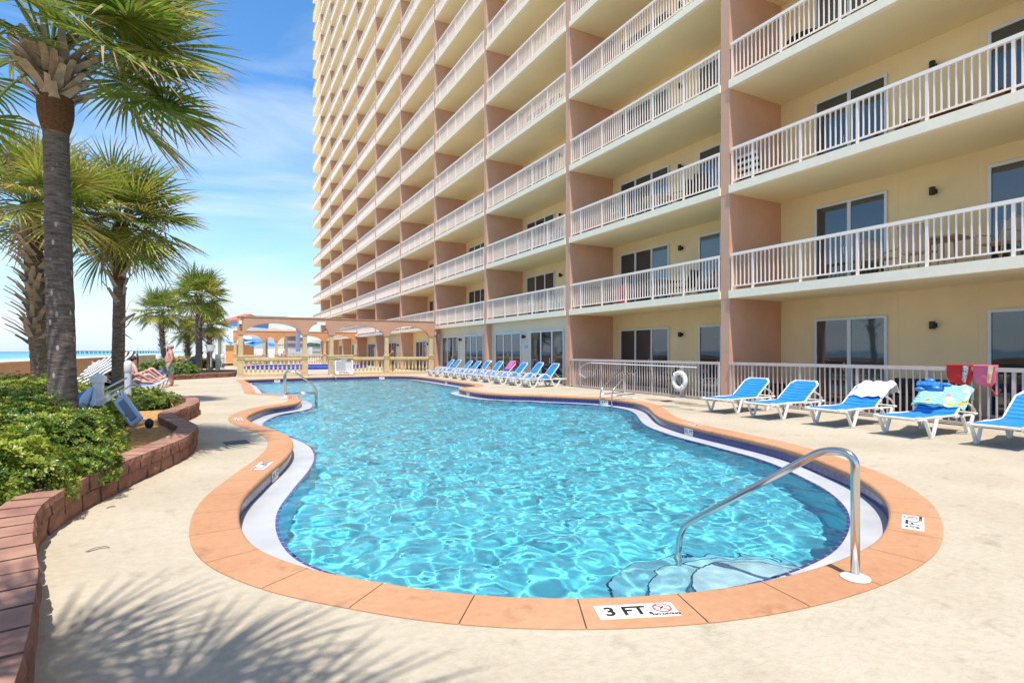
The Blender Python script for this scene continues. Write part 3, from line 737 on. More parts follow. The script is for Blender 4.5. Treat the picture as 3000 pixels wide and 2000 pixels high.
b.box(PXW-.02, PXW+.02, 58.2, 59.15, 1.1, 1.14); b.box(PXW-.02, PXW+.02, 58.2, 59.15, .05, .08); b.build('leaf', M['black'], t)
b = MB(); b.box(PXW+.02, PXW+.08, 58.3, 58.8, .62, .78); b.build('latch', M['black'], t)
# sand and sea
M['sand'] = mat('white beach sand', (.70,.63,.52), .95, var=.10, vs=.05, bump=.2, bs=2)
SHX = -97.0; SZ = -3.0
b = MB(); b.add([(SHX-40, -3000, SZ-.25), (SHX+3, -3000, SZ+.1), (SHX+40, -3000, SZ+.5), (40, -3000, SZ+.9), (9000, -3000, SZ+.9), (9000, 16000, SZ+.9), (40, 16000, SZ+.9), (SHX+40, 16000, SZ+.5), (SHX+3, 16000, SZ+.1), (SHX-40, 16000, SZ-.25)],
      [(0,1,8,9),(1,2,7,8),(2,3,6,7),(3,4,5,6)]); b.build('beach_ground', M['sand'], kind='structure')
m = bpy.data.materials.new('gulf water'); m.use_nodes = True; N, L = nodes(m); p = N['Principled BSDF']; p.inputs['Roughness'].default_value = .25; p.inputs['Specular IOR Level'].default_value = .25
tc = N.new('ShaderNodeTexCoord'); sp = N.new('ShaderNodeSeparateXYZ'); L.new(tc.outputs['Object'], sp.inputs[0])
nz = N.new('ShaderNodeTexNoise'); nz.inputs['Scale'].default_value = .004; nz.inputs['Detail'].default_value = 5; L.new(tc.outputs['Object'], nz.inputs['Vector'])
ad = N.new('ShaderNodeMath'); ad.operation = 'MULTIPLY_ADD'; ad.inputs[1].default_value = 260; L.new(nz.outputs[0], ad.inputs[0]); L.new(sp.outputs[0], ad.inputs[2])
mr = N.new('ShaderNodeMapRange'); mr.inputs[1].default_value = SHX+130; mr.inputs[2].default_value = -900; L.new(ad.outputs[0], mr.inputs[0])
rp = N.new('ShaderNodeValToRGB'); e = rp.color_ramp.elements; e[0].position = 0; e[0].color = (.12,.50,.42,1); e[1].position = 1; e[1].color = (.008,.085,.21,1)
x_ = e.new(.06); x_.color = (.03,.36,.34,1); x_ = e.new(.30); x_.color = (.015,.22,.30,1); x_ = e.new(.6); x_.color = (.01,.12,.24,1)
L.new(mr.outputs[0], rp.inputs[0]); L.new(rp.outputs[0], p.inputs['Base Color'])
n3 = N.new('ShaderNodeTexNoise'); n3.inputs['Scale'].default_value = .4; n3.inputs['Detail'].default_value = 6; L.new(tc.outputs['Object'], n3.inputs['Vector'])
bp = N.new('ShaderNodeBump'); bp.inputs['Strength'].default_value = .5; bp.inputs['Distance'].default_value = .5; L.new(n3.outputs[0], bp.inputs['Height']); L.new(bp.outputs[0], p.inputs['Normal'])
b = MB(); b.add([(-22000, -3000, SZ), (SHX, -3000, SZ), (SHX, 22000, SZ), (-22000, 22000, SZ)], [(0,1,2,3)]); b.build('sea', m, kind='structure')
b = MB(); rw = random.Random(9)
for row, off_, br in ((0, 1.5, 2.2), (1, 17, 1.5), (2, 34, 1.0)):
    y = 60
    while y < 1500:
        ln = 20+60*rw.random(); w = br*(.5+rw.random()); x = SHX-off_+1.5*math.sin(y*.03+row)
        pa = [(x+math.sin(i*.9+y)*.5+w/2*math.sin(math.pi*i/10), y+ln*i/10) for i in range(11)]; pb = [(x+math.sin(i*.9+y)*.5-w/2*math.sin(math.pi*i/10), y+ln*i/10) for i in range(11)]
        b.strip([(p[0], p[1], SZ+.12) for p in pa], [(p[0], p[1], SZ+.12) for p in pb]); y += ln+rw.random()*30*(row+.2)
b.build('surf', mat('white foam', (.8,.82,.82), .8), kind='structure')
# fishing pier
pa = P(150, 1034, 900); pb = P(497, 1033, 1500); PZ = 2.0
t = thing('fishing_pier', 'long thin fishing pier on piles crossing the sea on the horizon', 'pier', (pa.x, pa.y, SZ))
M['piergrey'] = mat('distant pier concrete', (.10,.13,.17), .9)
b = MB(); b.bar((pa.x, pa.y, PZ), (pb.x, pb.y, PZ), 6, .9); b.build('pier_deck', M['piergrey'], t)
for i in range(34):
    q = pa.lerp(pb, (i+.5)/34); d = (pb-pa); d.z = 0; d.normalize(); n_ = Vector((-d.y, d.x, 0)); b = MB()
    for s_ in (-2.4, 2.4): b.bar((q.x+n_.x*s_, q.y+n_.y*s_, SZ-2), (q.x+n_.x*s_, q.y+n_.y*s_, PZ-.5), .9, .9)
    b.build('pile_bent', M['piergrey'], t)
for f, h in ((.62, 7), (.74, 6)):
    q = pa.lerp(pb, f); b = MB(); b.bar((q.x, q.y, PZ), (q.x, q.y, PZ+h*1.4), .5, .5); b.build('lamp_pole', M['piergrey'], t)

# ---- far city ----
def facade_mat(name, wall_, win, sx_, sz_, mortar=.35):
    m = bpy.data.materials.new(name); m.use_nodes = True; N, L = nodes(m); p = N['Principled BSDF']; p.inputs['Roughness'].default_value = .7
    tc = N.new('ShaderNodeTexCoord'); mp = N.new('ShaderNodeMapping'); mp.inputs['Rotation'].default_value = (R(90), 0, 0); L.new(tc.outputs['Object'], mp.inputs[0])
    b_ = N.new('ShaderNodeTexBrick'); b_.offset = 0; b_.inputs['Color1'].default_value = (*win, 1); b_.inputs['Color2'].default_value = (*[c*1.5 for c in win], 1); b_.inputs['Mortar'].default_value = (*wall_, 1)
    b_.inputs['Scale'].default_value = 1; b_.inputs['Brick Width'].default_value = sx_; b_.inputs['Row Height'].default_value = sz_; b_.inputs['Mortar Size'].default_value = mortar; b_.inputs['Mortar Smooth'].default_value = 0; L.new(mp.outputs[0], b_.inputs[0])
    L.new(b_.outputs[0], p.inputs['Base Color']); return m
def tower(name, label, px0, px1, pytop, Z, m, depth=20, z0=SZ, storeys=0, slab=None):
    a = P(px0, 1029, Z); b_ = P(px1, 1029, Z); c = (a+b_)/2; w = (b_-a).length; h = HC-(pytop-HZ)*Z/F_ - z0
    t = thing(name, label, 'building', (c.x, c.y, z0), -TH); b = MB(); b.box(-w/2, w/2, 0, depth, 0, h); b.build('wall', m, t, world=False)
    if storeys:
        b = MB()
        for k in range(1, storeys):
            z = h*k/storeys; b.box(-w/2-.0, w/2+.0, -1.3, -.01, z-.25, z)
            b.box(-w/2, w/2, -1.35, -1.2, z, z+1.0)
        b.build('balconies_band', slab, t, world=False)
        b = MB()
        for q in range(int(w/7)+1): b.box(-w/2+q*7-.3, -w/2+q*7+.3, -1.5, -1.36, 0, h)
        b.build('pier_strip', m if False else slab, t, world=False)
    return t, w, h
mt = mat('tan condo wall', (.55,.33,.19), .8, var=.1, vs=.1); ms = mat('tan condo balconies', (.66,.46,.28), .8)
fm1 = facade_mat('condo windows', (.60,.40,.22), (.12,.10,.14), 3.4, 2.9, .55)
t, w, h = tower('condo_tower', 'broad tan condominium with red domed roofs seen through the arcades', 736, 836, 985, 240, fm1, 25, storeys=12, slab=ms)
fr_ = mat('pink roof tiles', (.50,.26,.18), .8)
for q, rr_, hh in ((-.36, 3.0, 2.0), (-.06, 5.2, 4.0), (.38, 5.0, 3.6), (.18, 2.5, 1.4)):
    b = MB(); b.lathe([(rr_, 0), (rr_, hh*.35), (rr_*1.1, hh*.4), (rr_*.75, hh*.8), (0, hh)], (q*w, 8, h), 12); b.build('roof', fr_, t, world=False)
b = MB(); b.box(-w/2-.3, -w/2+8, -3, -1.6, 0, h-1); b.build('stair_tower', ms, t, world=False)
pw = mat('pale tower wall', (.62,.66,.72), .7); fm2 = facade_mat('white tower windows', (.72,.72,.74), (.30,.36,.44), 1.2, 1.25, .4)
t, w, h = tower('hotel_tower', 'white tower with blue band and red roof left of the near arcade', 661, 702, 941, 190, fm2, 22)
b = MB(); b.box(-w/2-.3, w/2+.3, -.4, 22, h-1.6, h-.001); b.build('blue_band', mat('blue band', (.06,.18,.34), .6), t, world=False)
b = MB(); b.add([(-w/2-.6,-.6,h+.5),(w/2+.6,-.6,h+.5),(w/2+.6,22,h+.5),(-w/2-.6,22,h+.5),(-w/6+1,8,h+3.2),(w/2,8,h+3.2)], [(0,1,5,4),(1,2,5),(2,3,4,5),(3,0,4)]); b.box(-w/2-.5, w/2+.5, -.5, 22, h+.003, h+.5); b.build('roof', mat('red roof', (.55,.16,.10), .7), t, world=False)
b = MB()
q = 1.5
while q < h-4: b.box(w/2-1.6, w/2-.2, -.5, -.02, q, q+.5); b.box(-w/2+.2, -w/2+1.4, -.5, -.02, q, q+.5); q += 1.25
b.build('balcony', M['white'], t, world=False)
for (nm, lb, a, c_, top_, Z) in (('skyscraper', 'slim blue-grey skyscraper beside the far white blocks', 645, 653, 978, 700), ('skyscraper', 'pale wide high-rise block behind the white tower', 653, 668, 982, 560), ('skyscraper', 'faint distant grey high-rise left of the timber pole', 632, 640, 1003, 1100), ('skyscraper', 'faint short far block lowest on the skyline', 622, 631, 1011, 1300)):
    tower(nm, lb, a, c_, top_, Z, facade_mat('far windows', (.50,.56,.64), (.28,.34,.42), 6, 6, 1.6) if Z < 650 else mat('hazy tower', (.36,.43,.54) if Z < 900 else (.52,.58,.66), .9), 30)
tower('white_building', 'plain white low building behind the blue shade sails', 714, 737, 985, 110, mat('plain white wall', (.78,.74,.72), .8), 12)
t, w, h = tower('white_building', 'long low white building with a curved edge beyond the far balustrade', 738, 833, 1022, 95, M['white'], 12)
b = MB(); b.box(-w/2+1, w/2-1, -.3, -.02, h*.35, h*.6); b.build('window_band', M['glass'], t, world=False)
t, w, h = tower('snack_bar', 'orange stucco snack bar building left of the far arcade pier', 661, 690, 1010, 70, mat('bright orange stucco', (.72,.33,.12), .8, var=.05), 5)
b = MB(); b.box(w/2-.9, w/2-.2, -.03, -.001, h-5.2, h-3.6); b.build('window', M['glass'], t, world=False)
b = MB(); b.box(-w/2-.2, w/2+.2, -.3, 5, h+.002, h+.15); b.build('roof', M['white'], t, world=False)
tower('parking_deck', 'long grey parking deck low behind the arcades', 790, 915, 1016, 330, facade_mat('deck openings', (.50,.47,.42), (.15,.15,.15), 12, 2.6, .9), 20)
# tree line and hill far off
M['ftree'] = leafmat('far trees', (.035,.06,.035), (.06,.09,.05), 0, .9, .05)
b = MB(); rt = random.Random(4)
for i in range(150):
    Z = 420+rt.random()*160; c = P(838+rt.random()*290, 1029, Z); rr_ = 3+4*rt.random(); b.ball((c.x, c.y, SZ+rr_*.8), (rr_*1.6, rr_*1.6, rr_), 8)
for v in range(len(b.v)): x, y, z = b.v[v]; d = noise.noise(Vector((x*.35, y*.35, z*.5)))*1.6; b.v[v] = (x+d, y+d, z+d)
tag(b.build('distant_trees', M['ftree']), 'dark distant tree line under the far arches', 'trees', kind='stuff')
# ---- splash pad ----
mc = P(873, 1029, 47.5); t = thing('mushroom_fountain', 'white mushroom shaped fountain standing in the splash pad', 'fountain', (mc.x, mc.y, 0))
b = MB(); b.lathe([(0,0),(.20,0),(.19,.1),(.175,2.55),(0,2.55)], mc, 18); b.build('stem', M['white'], t, smooth=True)
b = MB(); b.lathe([(.17,2.50),(1.30,2.42),(1.36,2.46),(1.36,2.62),(1.15,2.86),(.8,3.05),(.4,3.16),(0,3.2)], mc, 32); b.build('cap', M['white'], t, smooth=True)
t = thing('splash_pad', 'round splash pad with bright blue rim beyond the near arcade', 'splash pad', (mc.x, mc.y-1, 0))
b = MB(); b.lathe([(5.2,0),(5.2,.17),(4.9,.17),(4.9,.05),(0,.05)], (mc.x+.8, mc.y+.4, .006), 48); b.build('rim', mat('royal blue paint', (.01,.06,.42), .4), t)
# shade sails, poles
blue = mat('blue shade cloth', (.01,.22,.72), .7)
def sail(label, c4, grp='blue shade sails'):
    pts = [P(*q) for q in c4]; ce = sum(pts, Vector())/len(pts); t = thing('shade_sail', label, 'shade sail', ce, group=grp); b = MB(); n = len(pts); k = 8
    for i in range(n):
        a, c = pts[i], pts[(i+1) % n]; prev = None
        for j in range(k+1):
            u = j/k; e_ = a.lerp(c, u); e_ = e_.lerp(ce, .22*math.sin(math.pi*u)); 
            if prev is not None: b.add([prev, e_, ce+Vector((0,0,-.15))], [(0,1,2)]); b.add([prev+Vector((0,0,.012)), e_+Vector((0,0,.012)), ce+Vector((0,0,-.138))], [(0,2,1)])
            prev = e_
    b.build('cloth', blue, t)
sail('largest blue shade sail in the middle of the far arches', [(712,1005,62),(782,994,64),(782,1003,58),(735,1016,57)])
sail('upper thin blue shade sail behind the larger one', [(690,1000,66),(716,993,64),(780,992,66),(740,1000,60)])
sail('right blue shade sail before the tan condominium', [(782,1003,58),(838,1011,60),(800,1015,57),(783,1012,56)])
sail('left dark blue shade sail against the snack bar', [(654,994,66),(690,1004,66),(676,1011,62)])
def post(name, label, cat, px, y0, y1, Z, r, m, top=None, grp=None):
    a = P(px, y0, Z); t = thing(name, label, cat, (a.x, a.y, 0), group=grp); b = MB(); b.tube([(a.x, a.y, 0), (a.x, a.y, a.z)], r, 12); b.build('shaft', m, t); return t
wood = mat('weathered olive timber', (.30,.27,.15), .9, var=.2, vs=8, stretch=(1,1,.1)); gal = mat('grey steel post', (.30,.29,.27), .6)
for px, y0, lb in ((643.5, 989, 'thick olive timber pole left of the snack bar'),): post('timber_pole', lb, 'pole', px, y0, 0, 58, .16, wood)
for px, y0, Z, lb in ((713, 991, 62, 'grey steel sail post just right of the corner pier'), (781, 990, 64, 'grey steel sail post between the two arcade arches'), (839, 988, 60, 'grey steel sail post beside the far pier pair')):
    post('sail_post', lb, 'post', px, y0, 0, Z, .12, gal, grp='steel posts holding shade sails')
# railing of the deck end, far off
t = thing('deck_railing', 'low metal railing closing the far end of the deck', 'railing', (0, 92, 0))
for x0 in np.arange(-6.3, 12, 1.8): b = MB(); b.box(x0, x0+.05, 92, 92.05, 0, 1.1); b.build('post', gal, t)
b = MB(); b.box(-6.3, 12, 91.98, 92.03, 1.102, 1.16); b.box(-6.3, 12, 92, 92.03, .1, .14)
for x0 in np.arange(-6.3, 12, .15): b.box(x0+.07, x0+.09, 92.005, 92.025, .14, 1.1)
b.build('rails', gal, t)
# ================= palms, shrubs, planter walls =================
M['frond'] = leafmat('palm frond green', (.10,.18,.022), (.24,.33,.045), .34, .38, 2.5)
M['frondy'] = leafmat('palm frond yellow green', (.34,.38,.05), (.46,.42,.09), .40, .42, 3)
M['dry'] = leafmat('dry frond tips', (.46,.34,.17), (.34,.23,.11), .30, .7, 3)
M['petiole'] = mat('palm leaf stalk', (.16,.22,.06), .5, var=.3, vs=6)
def barkmat(name, c1, c2, rings, spots=False):
    m = bpy.data.materials.new(name); m.use_nodes = True; N, L = nodes(m); p = N['Principled BSDF']; p.inputs['Roughness'].default_value = .92; p.inputs['Specular IOR Level'].default_value = .2
    tc = N.new('ShaderNodeTexCoord'); mp = N.new('ShaderNodeMapping'); mp.inputs['Scale'].default_value = (5, 5, rings); L.new(tc.outputs['Object'], mp.inputs[0])
    n = N.new('ShaderNodeTexNoise'); n.inputs['Scale'].default_value = 1.4; n.inputs['Detail'].default_value = 8; n.inputs['Roughness'].default_value = .68; L.new(mp.outputs[0], n.inputs['Vector'])
    mr = N.new('ShaderNodeMapRange'); mr.inputs[1].default_value = .36; mr.inputs[2].default_value = .64; L.new(n.outputs[0], mr.inputs[0])
    mx = N.new('ShaderNodeMix'); mx.data_type = 'RGBA'; mx.inputs[6].default_value = (*c1, 1); mx.inputs[7].default_value = (*c2, 1); L.new(mr.outputs[0], mx.inputs[0]); out = mx.outputs[2]
    if spots:
        v = N.new('ShaderNodeTexVoronoi'); v.inputs['Scale'].default_value = 4.2; v.inputs['Randomness'].default_value = 1; mp2 = N.new('ShaderNodeMapping'); mp2.inputs['Scale'].default_value = (2.2, 2.2, 1); L.new(tc.outputs['Object'], mp2.inputs[0]); L.new(mp2.outputs[0], v.inputs['Vector'])
        r2 = N.new('ShaderNodeMapRange'); r2.inputs[1].default_value = .16; r2.inputs[2].default_value = .12; L.new(v.outputs[0], r2.inputs[0])
        m2 = N.new('ShaderNodeMix'); m2.data_type = 'RGBA'; m2.inputs[7].default_value = (.50,.42,.36,1); L.new(r2.outputs[0], m2.inputs[0]); L.new(out, m2.inputs[6]); out = m2.outputs[2]
    L.new(out, p.inputs['Base Color'])
    b = N.new('ShaderNodeBump'); b.inputs['Strength'].default_value = .9; b.inputs['Distance'].default_value = .03; L.new(n.outputs[0], b.inputs['Height']); L.new(b.outputs[0], p.inputs['Normal'])
    return m
M['bark'] = barkmat('grey brown palm bark', (.235,.19,.16), (.085,.066,.055), 34, True)
M['barkb'] = barkmat('pale brown palm bark', (.30,.22,.15), (.09,.065,.045), 26)
M['boot'] = mat('grey leaf base', (.40,.33,.25), .85, var=.35, vs=9, bump=.5, bs=60)
M['fibre'] = mat('brown trunk fibre', (.16,.075,.03), .95, var=.5, vs=22, bump=1, bs=80, stretch=(1,1,4))

def frond(b, rr, origin, d, L_, fan, droop, nseg, petr=.016, wind=Vector((0,0,0)), dryf=.12, yel=.25, wseg=.020):
    d = d.normalized(); g = Vector((0,0,-1))
    pts = [Vector(origin)]; cur_ = Vector(origin); dd = d.copy(); n = 6
    for i in range(n):
        dd = (dd+g*droop*.22+wind*.10).normalized(); cur_ = cur_+dd*(L_/n); pts.append(cur_.copy())
    b.tube(pts, [petr*(1.25-.09*i) for i in range(n+1)], 5, mi=2)
    F = dd; S = F.cross(Vector((0,0,1)))
    if S.length < .1: S = F.cross(Vector((1,0,0)))
    S.normalize(); U = S.cross(F).normalized(); roll = (rr.random()-.5)*.9; S, U = S*math.cos(roll)+U*math.sin(roll), U*math.cos(roll)-S*math.sin(roll)
    hub = cur_; yellow = rr.random() < yel
    for i in range(nseg):
        u = (i+.5)/nseg*2-1; a = u*R(128); ca, sa = math.cos(a), math.sin(a)
        ln = fan*(1.0-.32*abs(u)**2)*(.88+.2*rr.random())
        root = hub+F*(.30*fan*(1-abs(u)))*.7+Vector((0,0,-.06*(1-abs(u))))
        dirn = (F*ca+S*sa+U*(.18-.30*abs(u))+Vector((rr.random()-.5, rr.random()-.5, rr.random()-.5))*.10).normalized()
        k = 5; p = root; w0 = fan*wseg; prevL = prevR = None; brk = rr.random() < .22
        for j in range(k+1):
            t = j/k; w = w0*(.35+1.5*t) if t < .4 else w0*.95*(1-(t-.4)/.6)**.8+.0007
            side = dirn.cross(U)
            if side.length < .05: side = S
            side.normalize(); tw = (i % 2-.5)*.9; side = (side*math.cos(tw)+U*math.sin(tw)).normalized()
            l_, r_ = p-side*w, p+side*w
            if prevL is not None:
                tip = j >= k and (rr.random() < .55+dryf); mi = 1 if (tip or (brk and j >= k-1) or rr.random() < dryf*.15) else (3 if yellow or (rr.random() < .06) else 0)
                b.add([prevL, prevR, r_, l_], [(0,1,2,3)], mi)
            prevL, prevR = l_, r_
            dirn = (dirn+g*(.02+.10*t+(.6 if brk and j == 3 else 0))*(.55+.45*droop)+Vector((0,0,0))+wind*.10*t).normalized(); p = p+dirn*(ln/k)
def trunk_mesh(b, pts, radii, rr, n=18, amp=.03, mi=0):
    P_, Rr = [], []
    for (a, ra), (c, rc) in zip(zip(pts, radii), list(zip(pts, radii))[1:]):
        m = max(2, int((c-a).length/.055))
        for i in range(m): P_.append(a.lerp(c, i/m)); Rr.append((ra+(rc-ra)*i/m)*(1+amp*(rr.random()-.5)*2))
    P_.append(pts[-1]); Rr.append(radii[-1]); b.tube(P_, Rr, n, mi=mi)
def boots(b, rr, c, z0, z1, r0, r1, n, ln=.32, out=.5, w=.07):
    for i in range(n):
        t = (i+.5)/n; z = z0+(z1-z0)*t; a = i*2.39996+rr.random()*.3; r = r0+(r1-r0)*t; o = Vector((math.cos(a), math.sin(a), 0)); s_ = Vector((-o.y, o.x, 0))
        lean = (rr.random()-.5)*1.9; p0 = c+Vector((0,0,z))+o*r*.9; d = (Vector((0,0,1))+o*out*(.7+.6*rr.random())+s_*lean).normalized(); L_ = ln*(.7+.6*rr.random())
        p1 = p0+d*L_*.5; d2 = (d+o*.3).normalized(); p2 = p1+d2*L_*.5; q = s_-d*s_.dot(d); q.normalize(); nn = q.cross(d)
        ws = (w, w*.62, w*.38+.006); prev = None
        for k, p in enumerate((p0, p1, p2)):
            l_, r_, m_ = p-q*ws[k], p+q*ws[k], p+nn*(-.02 if k < 2 else -.008)+o*.012
            if prev: b.add([prev[0], prev[2], m_, l_], [(0,1,2,3)]); b.add([prev[2], prev[1], r_, m_], [(0,1,2,3)]); b.add([prev[0], l_, r_, prev[1]], [(0,1,2,3)])
            prev = (l_, r_, m_)
def palm(label, pos, H, r0, r1, lean, nf, plen, fan, wind, seed, bark, boot=None, fib=None, up=(-.35, 1.0), nseg=34, grp='sabal palms around the pool', extra=None, dead=4, yel=.25, dryf=.12, wseg=.020):
    rr = random.Random(seed); pos = Vector(pos); t = thing('palm_tree', label, 'palm tree', pos, group=grp)
    top = pos+Vector((lean[0], lean[1], H)); pts = [pos, pos.lerp(top, .12), pos.lerp(top, .5)+Vector((lean[0]*.06, 0, 0)), top]
    b = MB(); trunk_mesh(b, pts, [r0*1.18, r0, (r0+r1)/2, r1], rr); b.build('trunk', bark, t, smooth=False)
    if fib: b = MB(); z0, z1, rf = fib; b.tube([pos+(top-pos)*((z0+(z1-z0)*i/6)/H) for i in range(7)], [r1*1.02+(rf-r1)*math.sin(math.pi*.5*min(1, i/4)) for i in range(7)], 18); b.build('fibre_mat', M['fibre'], t)
    if boot:
        b = MB(); z0, z1, rb, n, ln, out = boot; c0 = pos+(top-pos)*((z0+z1)/2/H); boots(b, rr, Vector((c0.x, c0.y, pos.z)), z0, z1, r1, rb, n, ln, out); b.build('leaf_bases', M['boot'], t)
    b = MB(); wind = Vector(wind)
    for i in range(nf):
        a = i*2.39996+rr.random()*.5; el = up[0]+(up[1]-up[0])*((i+.5)/nf)**.75
        d = Vector((math.cos(a)*math.cos(el*1.25), math.sin(a)*math.cos(el*1.25), math.sin(el*1.25)))+wind*.30
        o = top+Vector((math.cos(a)*r1*.6, math.sin(a)*r1*.6, -.05+.30*rr.random()))
        frond(b, rr, o, d, plen*(.75+.4*rr.random()), fan*(.85+.25*rr.random()), .55+.9*max(0, .5-el), nseg, petr=.017*fan/1.0, wind=wind, dryf=dryf, yel=yel, wseg=wseg)
    for (o, d, L_, fn, dr) in extra or []: frond(b, rr, Vector(o), Vector(d), L_, fn, dr, nseg, wind=wind, dryf=.2, yel=.1)
    if dead:
        k0_ = len(b.m)
        for i in range(dead):
            a = rr.random()*6.283; d = Vector((math.cos(a)*.5, math.sin(a)*.5, -.75)); o = top+Vector((math.cos(a)*r1, math.sin(a)*r1, -.1)); frond(b, rr, o, d, plen*.5, fan*.7, 1.2, nseg//2, dryf=1, yel=0)
        b.m[k0_:] = [1]*(len(b.m)-k0_)
    b.build('crown', [M['frond'], M['dry'], M['petiole'], M['frondy']], t)
    return t
wr = Vector((cT, -sT, 0))        # screen right on the ground: the wind blows that way
# the big near palm
p1 = W(-5.62, 6.85); c1 = p1+Vector((-.1,.1,5.06))
right = wr; fwd = Vector((sT, cT, 0))
ex = [(c1+right*.15, right*1.0+Vector((0,0,.32)), 1.0, .95, .35), (c1+right*.15+fwd*.1, right*1.0+Vector((0,0,-.05))-fwd*.1, 1.0, .95, .5), (c1+right*.15, right*1.0+Vector((0,0,-.42))+fwd*.1, 1.0, .9, .55),
      (c1+right*.1-fwd*.1, right*.8+Vector((0,0,.75))-fwd*.2, 1.0, .95, .35), (c1-right*.1-fwd*.1, -right*.1+Vector((0,0,.55))-fwd*.8, .55, .85, .7), (c1-right*.15, -right*1.0+Vector((0,0,-.25)), 1.0, .95, .6),
      (c1+right*.12, right*.9+Vector((0,0,.1))+fwd*.5, 1.05, .95, .45), (c1-right*.2, -right*.9+Vector((0,0,.5))-fwd*.2, 1.0, .95, .5)]
palm('tall near palm with smooth dark spotted trunk rising from the front shrubs', p1, 5.12, .150, .128, (-.13*cT, .13*sT), 30, 1.0, 1.0, wr*.5, 11, M['bark'], boot=(4.50, 5.12, .27, 80, .32, 1.0), fib=(4.18, 4.62, .185), up=(.12, 1.15), nseg=44, extra=ex, dead=0, yel=.12)
# second and third palms
p2 = W(-10.55, 12.3, .1); palm('palm with shaggy crossed leaf bases, left of the tall near palm', p2, 4.5, .19, .17, (-.25, .05), 42, .85, 1.05, wr*.3, 12, M['barkb'], boot=(1.5, 4.3, .30, 130, .40, 1.0), up=(-.05, 1.2), nseg=36, dead=2, yel=.55)
p3 = W(-10.35, 14.3, .1); tp3 = palm('palm behind the striped umbrella with split brown boots on its trunk', p3, 4.7, .145, .135, (.05, .1), 46, .85, 1.08, wr*.45, 13, M['barkb'], boot=(2.3, 4.4, .17, 22, .50, .35), fib=(3.2, 4.65, .17), up=(-.30, 1.2), nseg=36, dead=7, yel=.6, dryf=.2)
for k, pts_ in enumerate(([P(352,948,14.3), P(372,932,14.2), P(396,918,14.1)], [P(396,919,14.1), P(376,950,14.1), P(355,972,14.3)], [P(353,973,14.3), P(370,982,14.2), P(388,994,14.1)])):
    b = MB(); b.tube(pts_, [.035,.045,.02] if k == 0 else [.012,.014,.006], 6); b.build('broken_stalk', M['boot'], tp3)
# four farther palms
for i, (px, Z, pyt, r, lb, bt) in enumerate(((484, 38, 925, .17, 'far palm leftmost behind the standing man', True), (583, 33, 880, .19, 'tallest far palm with fat boot covered upper trunk', True), (550, 41, 982, .18, 'short far palm half hidden behind the tallest far palm', True), (614, 39, 962, .19, 'far palm with orange brown trunk nearest the arcade', True))):
    z = HC-(pyt-HZ)*Z/F_; q = P(px, 1029, Z); q.z = .1
    palm(lb, q, z, r, r*.9, ((470-484)*.02 if i == 0 else 0.0, 0), 46, (.95, 1.0, .65, .75)[i], (.95, 1.0, .72, .78)[i], wr*.12, 30+i, M['barkb' if i != 1 else 'bark'], boot=(z*.35 if i != 1 else z*.45, z, r*1.5, 80, .32, .75), up=(-.12, 1.2), nseg=26, dead=3, yel=.25, dryf=.15, wseg=.034)
# the palm beside the camera whose crown shades the near deck
palm('palm beside the near deck that throws the frond shadow in front', Vector((-2.45, -.25, 0)), 5.5, .17, .15, (.62, .35), 36, .95, .95, wr*.3, 41, M['bark'], boot=(4.8, 5.6, .24, 30, .34, .7), up=(-.1, 1.1), nseg=30, dead=2)
# ---- planter wall of split-face blocks ----
M['block'] = mat('split face brick red block', (.30,.145,.095), .9, var=.45, vs=3.0, bump=1.0, bs=26, col2=(.15,.06,.042))
M['blockt'] = mat('paler block top', (.41,.225,.15), .85, var=.35, vs=3.2, bump=.6, bs=40, col2=(.24,.11,.08))  # paler red on the upward faces of the blocks
M['mulch'] = mat('pine straw mulch', (.62,.35,.12), .95, var=.5, vs=16, bump=1.0, bs=90, col2=(.34,.17,.05))
M['soil'] = mat('dark planter soil', (.07,.045,.03), .95, var=.4, vs=6, bump=.8, bs=40)
WH = .30
path = [W(-1.35, 1.35), W(-1.62, 1.75), W(-1.98, 2.25), G(118,1840), G(104,1751), G(100,1690), G(103,1646), G(116,1605), G(148,1567), G(204,1526), G(265,1487), G(326,1456), G(388,1421), G(449,1393), G(510,1364), G(545,1345), G(570,1324), G(583,1303),
        G(572,1240,.3), G(548,1229,.3), G(518,1217,.3), G(511,1211,.3), G(520,1203,.3), G(545,1192,.3), G(572,1183,.3), G(584,1176,.3), G(583,1166,.3), G(575,1163,.3), G(545,1162.5,.3), G(462,1164,.3), G(430,1164,.3)]
path = [Vector((p.x, p.y, 0)) for p in path]
def rs_open(pts, step):
    out = []; L_ = 0; segs = []
    for a, c in zip(pts, pts[1:]): segs.append((a, c, (c-a).length)); L_ += (c-a).length
    n = int(L_/step); i = 0; acc = 0
    for k in range(n+1):
        s = L_*k/n
        while i < len(segs)-1 and acc+segs[i][2] < s: acc += segs[i][2]; i += 1
        out.append(segs[i][0].lerp(segs[i][1], min(1, (s-acc)/max(1e-9, segs[i][2]))))
    return out
